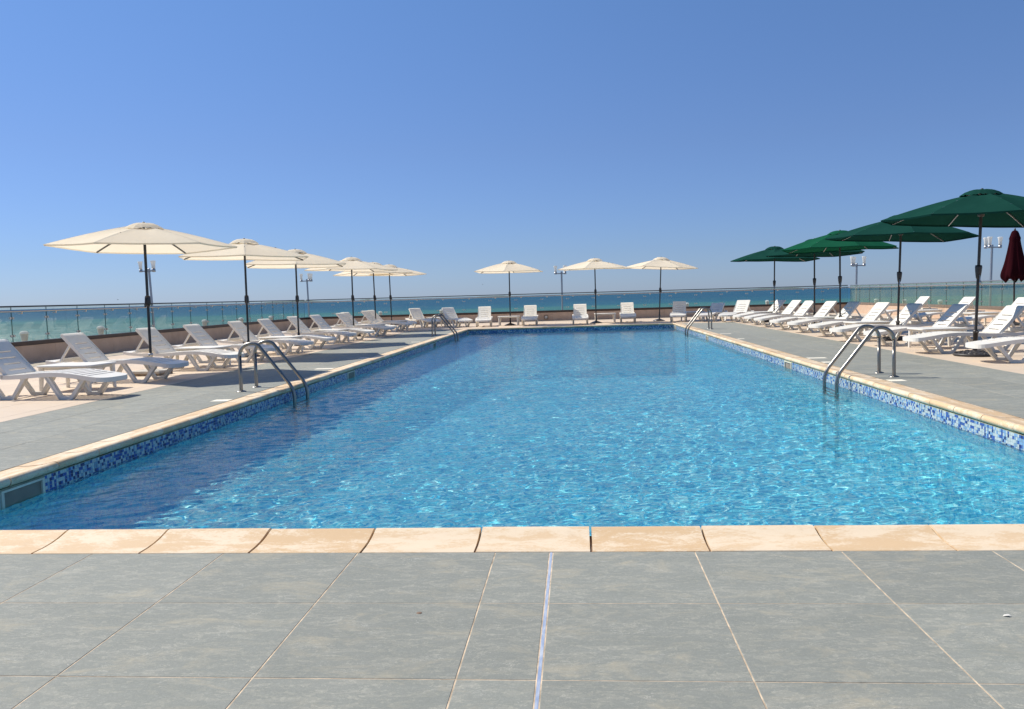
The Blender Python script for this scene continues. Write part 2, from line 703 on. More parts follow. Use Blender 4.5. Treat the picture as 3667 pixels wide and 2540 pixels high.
b = MB()
b.box(-58, 58, -40, 62, -7.2, -4.2)
tag(b.build('promenade', M['prom']), kind='structure')
b = MB()
b.box(-14.6, WX_L - .16, -8, 40.4, -4.4, -.06)
b.box(WX_L - .16, WX_R + .16, 37.6, 40.6, -4.4, -.062)
b.box(WX_R + .16, 14.6, -8, 40.6, -4.4, -.06)
tag(b.build('garden_ledge', M['prom']), kind='structure')

b = MB()
for x0, x1, h in ((-3600, -2700, 26), (-2450, -2250, 18), (-1150, -620, 15), (-60, 330, 9), (1750, 2500, 22)):
    n = 26
    Yc = 9300
    prof = []
    for i in range(n + 1):
        tt = i / n
        prof.append((x0 + (x1 - x0) * tt, h * (math.sin(math.pi * tt) ** .55) * (.72 + .28 * math.sin(9 * tt + x0) * math.cos(4.3 * tt))))
    vs = []
    for x, z in prof:
        vs += [(x, Yc, -6.0), (x, Yc + 60, -6 + z), (x, Yc + 240, -6.0)]
    fs = []
    for i in range(n):
        fs += [(3 * i, 3 * i + 3, 3 * i + 4, 3 * i + 1), (3 * i + 1, 3 * i + 4, 3 * i + 5, 3 * i + 2)]
    b.add(vs, fs, 0, True)
tag(b.build('coast_hills', M['hill']), kind='structure')

# ------------------------------------------------------------------ terrace
deck = empty('pool_deck')
tag(deck, kind='structure')
b = MB()
S0, S1 = -3.6, -.036
b.box(WX_L - .1, XLW - .005, -8, 37.2, S0, S1)
b.box(XRW + .005, WX_R + .1, -8, 37.2, S0, S1)
b.box(XLW - .005, XRW + .005, -8, YN - .005, S0, S1)
ya, yb = yfar(XLW) + .015, yfar(XRW) + .015
b.add([(XLW - .005, ya, S0), (XRW + .005, yb, S0), (XRW + .005, 37.2, S0), (XLW - .005, 37.2, S0),
       (XLW - .005, ya, S1), (XRW + .005, yb, S1), (XRW + .005, 37.2, S1), (XLW - .005, 37.2, S1)],
      [(4, 5, 6, 7), (0, 1, 5, 4), (1, 2, 6, 5), (2, 3, 7, 6), (3, 0, 4, 7), (3, 2, 1, 0)])
b.build('slab', M['slab'], deck)

# grout beds a little below the tile tops
b = MB()
GZ = -.0012
b.add([(GL, -1, GZ), (GR, -1, GZ), (GR, Y0 - .012, GZ), (GL, Y0 - .012, GZ)], [(0, 1, 2, 3)])
b.add([(GL, Y0 - .012, GZ), (XL - .012, Y0 - .012, GZ), (XL - .012, 28.9, GZ), (GL, 28.9, GZ)], [(0, 1, 2, 3)])
b.add([(XR + .012, Y0 - .012, GZ), (GR, Y0 - .012, GZ), (GR, 29.2, GZ), (XR + .012, 29.2, GZ)], [(0, 1, 2, 3)])
b.build('grout_bed', M['grout'], deck)

# grey slate tiles: one object each (nearest 300), the far rest joined
T = .6
J = .0045
tiles = []    # x0,x1,y0,y1
cols = []
x = -.369
while x > GL:
    cols.append((max(x - T, GL), x))
    x -= T
cols.append((-.369, -.1375))
cols.append((-.1235, .472))
x = .472
while x < GR:
    cols.append((x, min(x + T, GR)))
    x += T
rows = [(Y0 - .604, Y0 - .006)]
y = Y0 - .604
for k in range(5):
    rows.append((y - T, y))
    y -= T
for r_ in rows:
    for c_ in cols:
        tiles.append((*c_, *r_))
for (xa, xb, xc, xd) in ((GL, -5.12, -4.52, XL - .012), (XR + .012, 4.15, 4.75, GR)):
    edges = [xa, xb, xc, xd]
    y = Y0 - .006
    top = 28.6 if xa < 0 else 29.1
    while y < top:
        for i in range(3):
            tiles.append((edges[i], edges[i + 1], y, min(y + T, top)))
        y += T
tiles.sort(key=lambda t: (t[0] + t[1]) ** 2 / 4 + (t[2] + t[3]) ** 2 / 4)
tile_mesh = {}
rest = MB()


def tile_box(w, h):
    q = MB()
    e = .0012
    w2, h2 = w / 2, h / 2
    q.add([(-w2, -h2, -.03), (w2, -h2, -.03), (w2, h2, -.03), (-w2, h2, -.03),
           (-w2, -h2, -e), (w2, -h2, -e), (w2, h2, -e), (-w2, h2, -e),
           (-w2 + e, -h2 + e, 0), (w2 - e, -h2 + e, 0), (w2 - e, h2 - e, 0), (-w2 + e, h2 - e, 0)],
          [(8, 9, 10, 11), (4, 5, 9, 8), (5, 6, 10, 9), (6, 7, 11, 10), (7, 4, 8, 11),
           (0, 1, 5, 4), (1, 2, 6, 5), (2, 3, 7, 6), (3, 0, 4, 7)])
    return q


for i, (x0, x1, y0, y1) in enumerate(tiles):
    w, h = x1 - x0 - J, y1 - y0 - J
    if w < .03 or h < .03:
        continue
    if i < 300:
        k = (round(w, 3), round(h, 3))
        if k not in tile_mesh:
            tile_mesh[k] = tile_box(w, h).mesh('slate_tile', M['slate'])
        o = link('slate_tile', tile_mesh[k], deck, ((x0 + x1) / 2, (y0 + y1) / 2, random.uniform(-.0003, .0003)))
        o.rotation_euler = (random.uniform(-.0007, .0007), random.uniform(-.0007, .0007), random.choice((0, math.pi)))
    else:
        q = tile_box(w, h)
        rest.add([(vx + (x0 + x1) / 2, vy + (y0 + y1) / 2, vz) for vx, vy, vz in q.v], q.f)
o = rest.build('slate_paving', M['slate'], deck)
tag(o, kind='stuff')

# thin blue marbled strip let into the near grey tiles
b = MB()
b.box(-.1355, -.1255, -.2, Y0 - .008, -.03, -.0008)
b.build('expansion_strip', M['strip'], deck)

# beige paving beyond the grey bands, recessed joints, joined
b = MB()


def beige_area(x0, x1, y0, y1, ytop=None):
    y = y0
    while y < y1 - .05:
        x = x0
        while x < x1 - .03:
            xe = min(x + T, x1)
            w, h = xe - x - .004, min(T, y1 - y) - .004
            if ytop is None or (y > ytop((x + xe) / 2)):
                q = tile_box(w, h)
                b.add([(vx + x + w / 2, vy + y + h / 2, vz) for vx, vy, vz in q.v], q.f)
            x += T
        y += T


beige_area(WX_L, GL - .004, 2.0, 35.0)
beige_area(GR + .004, WX_R, 2.0, 37.0)
beige_area(GL - .004, GR + .004, 28.4, 36.6, ytop=lambda x: max(yfar(min(max(x, XL), XR)) + .62, 28.9 if x < XL else (29.35 if x > XR else 0)))
o = b.build('beige_paving', M['beige'], deck)
tag(o, kind='stuff')
b = MB()
zb = -.004
b.add([(WX_L, 2, zb), (GL - .002, 2, zb), (GL - .002, 28.6, zb), (WX_L, 28.6, zb)], [(0, 1, 2, 3)])
b.add([(GR + .002, 2, zb), (WX_R, 2, zb), (WX_R, 29.1, zb), (GR + .002, 29.1, zb)], [(0, 1, 2, 3)])
b.add([(WX_L, 28.904, zb - .001), (XL - .01, 28.904, zb - .001), (XL - .01, 28.3, zb - .001), (XR + .01, yfar(3.24) + .325, zb - .001),
       (XR + .01, 29.204, zb - .001), (WX_R, 29.204, zb - .001), (WX_R, 37.1, zb - .001), (WX_L, 37.1, zb - .001)],
      [(0, 1, 2, 3, 4, 5, 6, 7)])
b.add([(WX_L, 28.6, zb), (GL, 28.6, zb), (GL, 28.904, zb), (WX_L, 28.904, zb)], [(0, 1, 2, 3)])
b.build('beige_bed', M['beige'], deck)

# cream plates let into the deck beside the copings
for x0, x1, y in ((-4.13, -3.935, 9.2), (-4.23, -3.935, 13.28), (-4.11, -3.935, 15.6), (-4.17, -3.935, 20.9), (-4.13, -3.935, 27.6),
                  (3.565, 3.83, 21.4), (3.565, 3.70, 19.05), (3.565, 3.84, 13.37), (3.565, 3.69, 12.58), (3.565, 3.74, 9.96)):
    q = MB()
    q.box(x0, x1, y - .09, y + .09, -.02, .0035)
    q.build('marker_plate', M['plate'], deck)

# small things lying on the near tiles
b = MB()
b.lathe([(0, .0016), (.008, .0014), (.0095, .0008), (.010, 0)], 16)
o = b.build('floor_plug', M['spot'])
o.location = (-.57, 2.83, .0005)
tag(o, 'small round rusty brown plug on a near grey tile', 'floor plug')
b = MB()
b.add([(0, 0, .004), (.018, -.007, .012), (.036, 0, .006), (.020, .010, .010), (.010, .008, .009), (.027, .004, .015)],
      [(0, 1, 5, 4), (1, 2, 5), (2, 3, 5), (3, 4, 5)], 0, True)
o = b.build('dry_leaf', M['leaf'])
o.location = (1.37, 2.81, 0)
o.scale = (.8, .8, .5)
tag(o, 'small pale dry leaf lying on a near grey tile', 'leaf')

# ------------------------------------------------------------------ pool
pool = empty('swimming_pool')
tag(pool, kind='structure')
DEP, DEP2, YD = -.93, -1.70, 9.5
skL = [5.165, 13.22, 21.2, 27.75]
skR = [5.5, 13.35, 21.5, 28.35]
b = MB()
# floor and walls below; walls are split so that the skimmer mouths stay open
ffl, ffr = yfar(XLW) + .01, yfar(XRW) + .01
b.add([(XLW, YN, DEP), (XRW, YN, DEP), (XRW, YD, DEP - .08), (XLW, YD, DEP - .08), (XRW, ffr, DEP2), (XLW, ffl, DEP2)], [(0, 1, 2, 3), (3, 2, 4, 5)], 1)


def wall_quads(xw, segs, z0, z1, mi, flip):
    for ya_, yb_ in segs:
        q = [(xw, ya_, z0), (xw, yb_, z0), (xw, yb_, z1), (xw, ya_, z1)]
        b.add(q if flip else q[::-1], [(0, 1, 2, 3)], mi)


SKW, SKT, SKB = .205, -.045, -.20
for xw, sk, yf_, fl in ((XLW, skL, ffl, False), (XRW, skR, ffr, True)):
    wall_quads(xw, [(YN, yf_)], DEP2 - .1, SKB, 1, fl)
    ed = [YN]
    for s in sk:
        ed += [s - SKW, s + SKW]
    ed.append(yf_)
    wall_quads(xw, [(ed[i], ed[i + 1]) for i in range(0, len(ed), 2)], SKB, SKT, 0, fl)
    wall_quads(xw, [(YN, yf_)], SKT, S1 + .002, 2, fl)
b.add([(XLW, YN, DEP2), (XRW, YN, DEP2), (XRW, YN, S1), (XLW, YN, S1)], [(0, 1, 2, 3)], 1)
b.add([(XLW, ffl, DEP2 - .1), (XRW, ffr, DEP2 - .1), (XRW, ffr, S1), (XLW, ffl, S1)], [(3, 2, 1, 0)], 1)
shell = b.build('basin', [M['tile_joint'], M['floor'], M['green_grout']], pool)
shell.cycles.is_caustics_receiver = True

# mosaic band: every tesserae is geometry, joined per wall
P_ = .0245
def mosaic(name, a, d, n, length, skip, wts):
    """a start point, d direction along the wall, n outward normal"""
    q = MB()
    a, d, n = Vector(a), Vector(d).normalized(), Vector(n)
    z = Vector((0, 0, 1))
    cnt = int(length / P_)
    for r_ in range(8):
        zt = -.0385 - r_ * P_
        pick = rng.choice(5, size=cnt, p=wts)
        for i in range(cnt):
            s = i * P_
            if any(s + P_ > s0 and s < s1 for s0, s1 in skip):
                continue
            h = .0022 + random.random() * .0012
            p0 = a + d * (s + .0014) + z * (zt - P_ + .0014)
            p1 = a + d * (s + P_ - .0014) + z * (zt - P_ + .0014)
            up_ = z * (P_ - .0028)
            o_ = n * h
            v_ = [p0 + o_, p1 + o_, p1 + up_ + o_, p0 + up_ + o_, p0, p1, p1 + up_, p0 + up_]
            q.add(v_, [(0, 1, 2, 3), (4, 5, 1, 0), (2, 6, 7, 3), (5, 6, 2, 1), (7, 4, 0, 3)], int(pick[i]))
    o = q.build(name, [M['tile_white'], M['tile_grey'], M['tile_sky'], M['tile_blue'], M['tile_navy']], pool)
    tag(o, kind='stuff')
    return o


mosaic('mosaic_band', (XLW, YN, 0), (0, 1, 0), (1, 0, 0), ffl - YN, [(s - SKW - .012 - YN, s + SKW + .012 - YN) for s in skL], [.27, .22, .06, .27, .18])
mosaic('mosaic_band', (XRW, YN, 0), (0, 1, 0), (-1, 0, 0), ffr - YN, [(s - SKW - .012 - YN, s + SKW + .012 - YN) for s in skR], [.40, .10, .22, .20, .08])
dv = Vector((XRW - XLW, ffr - ffl, 0))
mosaic('mosaic_band', (XLW, ffl, 0), dv, Vector((dv.y, -dv.x, 0)).normalized(), dv.length, [], [.20, .10, .05, .40, .25])

# coping stones with a raised rounded lip
PROF = [(0, -.036), (0, -.001), (.004, .0005), (.08, .001), (.14, .005), (.19, .012), (.235, .022), (.262, .0285), (.28, .030), (.295, .026), (.306, .016),
        (.311, .003), (.308, -.012), (.298, -.024), (.284, -.032), (.268, -.036)]


def stone_mesh(L):
    q = MB()
    n = len(PROF)
    vs = [(-L / 2, y, z) for y, z in PROF] + [(L / 2, y, z) for y, z in PROF]
    k = 0
    q.add(vs, [((i + 1) % n, i, i + n, (i + 1) % n + n) for i in range(n)], 0, True)
    q.add(vs[:n], [tuple(range(n))], 0)
    q.add(vs[n:], [tuple(range(n))[::-1]], 0)
    me = q.mesh('coping_stone', M['coping'])
    return me


stone_cache = {}


def stone(cx, cy, L, ang):
    """ang: rotation so that local +y points to the water"""
    k = round(L, 3)
    if k not in stone_cache:
        stone_cache[k] = stone_mesh(L)
    o = link('coping_stone', stone_cache[k], pool, (cx, cy, random.uniform(-.0015, .0015)), ang)
    o.rotation_euler = (random.uniform(-.006, .006), random.uniform(-.003, .003), ang + random.uniform(-.002, .002))
    return o


G_ = .011
xe = -3.46
stone((-3.61 + xe) / 2, Y0, xe + 3.61 - G_, 0)
while xe < 3.22:
    x1 = min(xe + .5, 3.24)
    if x1 - xe > .05:
        stone((xe + x1) / 2, Y0, x1 - xe - G_, 0)
    xe = x1
y = Y0
while y < 28.25:
    y1 = min(y + .5, 28.3)
    if y1 - y > .06:
        stone(XL, (y + y1) / 2, y1 - y - .008, -math.pi / 2)
    y = y1
y = Y0
while y < 29.1:
    y1 = min(y + .5, 29.17)
    if y1 - y > .06:
        stone(XR, (y + y1) / 2, y1 - y - .008, math.pi / 2)
    y = y1
fa = math.atan2(.86, 6.85)
fdir = Vector((math.cos(fa), math.sin(fa), 0))
nrm_far = Vector((-fdir.y, fdir.x, 0))
start = Vector((-3.61, 28.0, 0)) + nrm_far * .311
n_f = 14
Lf = (6.85 / math.cos(fa)) / n_f
for i in range(n_f):
    c = start + fdir * (Lf * (i + .5))
    stone(c.x, c.y, Lf - .005, fa + math.pi)
# bedding visible in the open joints
b = MB()
b.box(-3.6, 3.23, Y0 + .004, Y0 + .255, S1, -.007)
b.box(XL + .004, XL + .255, Y0 + .02, 28.2, S1, -.012)
b.box(XR - .255, XR - .004, Y0 + .02, 29.0, S1, -.012)
b.build('coping_bed', M['dark_grout'], pool)

# skimmers
def skimmer(xw, yc, s):
    """s = +1: pool lies towards +x"""
    o = MB()
    W2, H0, H1 = SKW - .0, SKB, SKT
    f = .014
    o.box(*sorted((xw - s * .004, xw + s * .010)), yc - W2 - f * .8, yc - W2 + f, H0, H1)
    o.box(*sorted((xw - s * .004, xw + s * .010)), yc + W2 - f, yc + W2 + f * .8, H0, H1)
    o.box(*sorted((xw - s * .004, xw + s * .0098)), yc - W2 + f, yc + W2 - f, H1 - f, H1)
    fr = o.build('skimmer', M['skimmer_frame'], pool)
    q = MB()
    xb = xw - s * .16
    q.box(*sorted((xb - s * .01, xb)), yc - W2 - .02, yc + W2 + .02, H0 - .1, H1 + .008)
    q.box(*sorted((xb, xw - s * .006)), yc - W2 - .02, yc - W2 + .001, H0 - .1, H1 + .008)
    q.box(*sorted((xb, xw - s * .006)), yc + W2 - .001, yc + W2 + .02, H0 - .1, H1 + .008)
    q.box(*sorted((xb, xw - s * .006)), yc - W2 + .001, yc + W2 - .001, H1 - .004, H1 + .008)
    q.box(*sorted((xb, xw - s * .006)), yc - W2 + .001, yc + W2 - .001, H0 - .1, H0 - .09)
    q.build('skimmer_box', M['skimmer'], fr)
    q = MB()
    q.box(*sorted((xb + s * .002, xb + s * .012)), yc - W2 + .02, yc - W2 + .10, H0, H1 - .02)
    q.box(*sorted((xb + s * .002, xb + s * .012)), yc - W2 + .125, yc - W2 + .17, H0, H1 - .02)
    q.build('skimmer_slot', M['skimmer_dark'], fr)
    return fr


for s in skL:
    skimmer(XLW, s, 1)
for s in skR:
    skimmer(XRW, s, -1)

# ------------------------------------------------------------------ pool water: a real rippled surface
def water_surface():
    def axis(y0, y1, h0, h1):
        out, y = [y0], y0
        while y < y1:
            k = (y - y0) / (y1 - y0)
            y += h0 + (h1 - h0) * k
            out.append(min(y, y1))
        return np.array(out)
    ys = axis(YN + .001, 1.0 * 28.0, .024, .052)
    xs = np.linspace(XLW + .001, XRW - .001, 250)
    X, Y = np.meshgrid(xs, ys)
    # stretch to the askew far wall
    far = 28.0 + (X + 3.61) * (.86 / 6.85) + .008
    Y = YN + .001 + (Y - YN - .001) * (far - YN - .001) / (28.0 - YN - .001)
    Z = np.zeros_like(X)
    g = np.random.default_rng(5)
    for lam0, lam1, n, slope in ((.065, .11, 50, .075), (.11, .19, 46, .082), (.19, .38, 26, .040), (.5, 1.3, 12, .014)):
        lam = np.exp(g.uniform(np.log(lam0), np.log(lam1), n))
        th = g.normal(math.pi / 2 + .35, .75, n) + math.pi * g.integers(0, 2, n)
        ph = g.uniform(0, 2 * math.pi, n)
        for l_, t_, p_ in zip(lam, th, ph):
            k = 2 * math.pi / l_
            amp = slope * math.sqrt(2.0 / n) / k
            # domain drift so that the wave trains do not look ruled
            D = .10 * np.sin(X * 1.7 + 2.1 * Y * .6 + p_) + .08 * np.sin(Y * 2.3 - X * .9 + 2 * p_)
            Z += amp * np.sin(k * (X * math.cos(t_) + Y * math.sin(t_) + D * min(1, l_ * 3)) + p_)
    gust = .80 + .34 * np.sin(X * .55 + .6 * np.sin(Y * .31)) * np.sin(Y * .42 + 1.0)
    Z = Z * gust + WZ
    ny, nx = X.shape
    me = bpy.data.meshes.new('pool_water')
    co = np.stack([X, Y, Z], -1).reshape(-1, 3)
    idx = np.arange(ny * nx).reshape(ny, nx)
    q = np.stack([idx[:-1, :-1], idx[:-1, 1:], idx[1:, 1:], idx[1:, :-1]], -1).reshape(-1, 4)
    me.vertices.add(len(co))
    me.vertices.foreach_set('co', co.ravel())
    me.loops.add(q.size)
    me.loops.foreach_set('vertex_index', q.ravel())
    me.polygons.add(len(q))
    me.polygons.foreach_set('loop_start', np.arange(0, q.size, 4))
    me.polygons.foreach_set('loop_total', np.full(len(q), 4))
    me.polygons.foreach_set('use_smooth', np.ones(len(q), bool))
    me.update(calc_edges=True)
    me.validate()
    me.materials.append(M['water'])
    o = link('pool_water', me)
    o.cycles.is_caustics_caster = True
    tag(o, kind='structure')
    return o


water_surface()

# ------------------------------------------------------------------ parapets and glass railings
def parapet(name, label, a, bb, edges, inward, wall_mat, sill_mat, joints):
    """a -> bb ground line; inward = unit normal to the terrace"""
    a, bb = Vector((*a, 0)), Vector((*bb, 0))
    d = (bb - a).normalized()
    Lw = (bb - a).length
    ang = math.atan2(d.y, d.x)
    root = empty(name, a, ang)
    tag(root, label, 'wall', 'low walls round the terrace')
    s = 1 if Vector((-d.y, d.x, 0)).dot(Vector((*inward, 0))) > 0 else -1
    core = MB()
    core.box(0, Lw, *sorted((-s * .15, -s * .03)), -.5, .352)
    core.build('wall_core', M['dark_grout'], root)
    for i in range(len(joints) - 1):
        x0, x1 = joints[i], joints[i + 1]
        q = MB()
        q.box(x0 + .0025, x1 - .0025, *sorted((-s * .03, s * .0)), -.03, .35)
        q.build('wall_panel', wall_mat, root)
    q = MB()
    q.box(0, Lw, *sorted((-s * .16, s * .012)), .353, .437)
    q.build('sill', sill_mat, root, bevel=.006)
    return root


def railing(name, label, a, bb, edges, inward, glass, rail_mat):
    a, bb = Vector((*a, 0)), Vector((*bb, 0))
    d = (bb - a).normalized()
    ang = math.atan2(d.y, d.x)
    s = 1 if Vector((-d.y, d.x, 0)).dot(Vector((*inward, 0))) > 0 else -1
    root = empty(name, a, ang)
    tag(root, label, 'railing', 'glass railings round the terrace')
    Lw = (bb - a).length
    gy = -s * .085
    for i in range(len(edges) - 1):
        x0, x1 = edges[i] + .006, edges[i + 1] - .006
        q = MB()
        y0, y1 = gy - .005, gy + .005
        z0, z1 = .438, 1.135
        vs = [(x0, y0, z0), (x1, y0, z0), (x1, y1, z0), (x0, y1, z0), (x0, y0, z1), (x1, y0, z1), (x1, y1, z1), (x0, y1, z1)]
        q.add(vs, [(0, 1, 5, 4), (2, 3, 7, 6)], 0)
        q.add(vs, [(1, 2, 6, 5), (3, 0, 4, 7), (4, 5, 6, 7), (0, 3, 2, 1)], 1)
        q.build('glass_pane', [glass, M['glass_edge']], root)
        q = MB()
        hx = x0 + .22
        q.bar((hx, gy + s * .006, 1.01), (hx, gy + s * .062, 1.01), .065, .018, side=(1, 0, 0))
        q.bar((hx, gy + s * .062, 1.0), (hx, gy + s * .075, 1.045), .03, .02, side=(1, 0, 0))
        q.build('rail_bracket', M['steel_dull'], root)
    q = MB()
    for x in edges[1:-1]:
        for z in (.56, .92):
            for dx in (-.04, .04):
                q.box(x + dx - .022, x + dx + .022, gy - .014, gy + .014, z - .022, z + .022)
    o = q.build('glass_clip', M['steel_dull'], root)
    tag(o, kind='stuff')
    q = MB()
    q.box(0, Lw, gy - .022, gy + .022, 1.136, 1.168)
    q.build('top_rail', rail_mat, root, bevel=.006)
    q = MB()
    q.tube([(0, gy + s * .075, 1.058), (Lw, gy + s * .075, 1.058)], .019, 10)
    q.build('hand_rail', M['steel_dull'], root)
    return root


def spread(n0, n1, step):
    k = max(1, round((n1 - n0) / step))
    return [n0 + (n1 - n0) * i / k for i in range(k + 1)]


LC = (WX_L, ywall(WX_L))
RC = (WX_R, ywall(WX_R))
y_l0 = 4.86                                    # first pane edge seen through lies at 16.14
edL = [16.14 - 1.128 * k for k in range(10, 0, -1)] + [16.14 + 1.128 * k for k in range(0, 16)]
edL = [y - edL[0] for y in edL]
aL = (WX_L, 16.14 - 11.28)
lenL = LC[1] - aL[1]
edL = [e for e in edL if e < lenL - .3] + [lenL]
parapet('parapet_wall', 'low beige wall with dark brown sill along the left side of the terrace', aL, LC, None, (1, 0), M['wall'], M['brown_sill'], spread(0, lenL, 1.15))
railing('glass_railing', 'clear glass railing with black top rail behind the left row of loungers', aL, LC, edL, (1, 0), M['glass'], M['black'])
lenF = (Vector(RC) - Vector(LC)).length
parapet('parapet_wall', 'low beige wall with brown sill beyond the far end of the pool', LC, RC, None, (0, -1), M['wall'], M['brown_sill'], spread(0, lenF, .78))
railing('glass_railing', 'clear glass railing with black top rail beyond the far end of the pool', LC, RC, spread(0, lenF, 1.095), (0, -1), M['glass'], M['black'])
aR = (WX_R, 37.06 - 1.17 * 24)
lenR = RC[1] - aR[1]
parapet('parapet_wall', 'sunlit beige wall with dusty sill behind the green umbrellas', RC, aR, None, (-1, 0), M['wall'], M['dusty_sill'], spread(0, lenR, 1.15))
railing('glass_railing', 'dusty milky glass railing behind the loungers under the green umbrellas', RC, aR, spread(0, lenR, 1.172), (-1, 0), M['dusty'], M['steel_dull'])

b = MB()
b.box(-.085, .085, -.03, 0, -.085, .085, 0)
b.box(-.055, .055, -.042, -.03, -.055, .055, 1)
b.box(-.02, .02, -.048, -.042, -.02, .02, 2)
o = b.build('outlet_box', [M['dark_grout'], M['frost'], M['steel_dull']])
o.location = (-1.3, ywall(-1.3) - .001, .16)
o.rotation_euler = (0, 0, math.atan(.116))
tag(o, 'small square outlet box on the low far wall', 'outlet')

# ------------------------------------------------------------------ pool ladders
def bezier(p, q, r_, n=6):
    p, q, r_ = Vector(p), Vector(q), Vector(r_)
    return [(1 - t) ** 2 * p + 2 * t * (1 - t) * q + t * t * r_ for t in [i / n for i in range(n + 1)]]


def arc(cx, cz, r_, a0, a1, y, n=10):
    return [Vector((cx + r_ * math.cos(R(a0 + (a1 - a0) * i / n)), y, cz + r_ * math.sin(R(a0 + (a1 - a0) * i / n)))) for i in range(n + 1)]


def make_ladder():
    """local: posts at x=0, water towards +x; hand rails at y=0 and y=.5"""
    root = empty('pool_ladder')
    for y in (0, .5):
        q = MB()
        r_ = .155
        # post, loop over, slope down, bend, leg down along the wall
        pts = [Vector((0, y, 0)), Vector((0, y, .2)), Vector((0, y, .44))]
        pts += arc(r_, .44, r_, 180, 52, y, 12)
        end = Vector((.665, y, .035))
        pts += bezier(end + Vector((-.075, 0, .085)), end, end + Vector((.006, 0, -.12)), 7)
        pts += [Vector((.672, y, -.3)), Vector((.672, y, -1.0))]
        q.tube(pts, .0215, 14)
        q.build('hand_rail', M['steel'], root)
        q = MB()
        q.lathe([(0, .018), (.03, .018), (.052, .010), (.062, .003), (.062, 0)], 22, at=(0, y, 0))
        q.build('base_flange', M['steel'], root)
    for z in (-.32, -.60, -.88):
        q = MB()
        q.box(.645, .70, .0, .5, z - .012, z + .012)
        q.build('step', M['steel'], root)
    return root


lad = make_ladder()
lk = tree_of(lad)
for i, (x, y, rz, lab) in enumerate((
        (-4.17, 10.11, 0, 'steel pool ladder on the left edge, near the camera'),
        (3.775, 10.88, math.pi, 'steel pool ladder on the right edge, near the camera'),
        (-4.16, 24.0, 0, 'steel pool ladder on the left edge, at the far corner'),
        (3.80, 24.75, math.pi, 'steel pool ladder on the right edge, at the far corner'))):
    o = lad if i == 0 else copy_tree(lad, lk)
    o.location = (x, y, 0)
    o.rotation_euler = (0, 0, rz)
    tag(o, lab, 'pool ladder', 'pool ladders')

# ------------------------------------------------------------------ sun loungers
def seat_z(x):
    t = [0, -.05, -.12, -.25, -.42, -.6, -.8, -1.0, -1.2, -1.4]
    zz = [.252, .257, .264, .281, .307, .325, .326, .312, .300, .298]
    return float(np.interp(-x, [-k for k in t], zz))


HX, HZ = -1.36, .300      # hinge


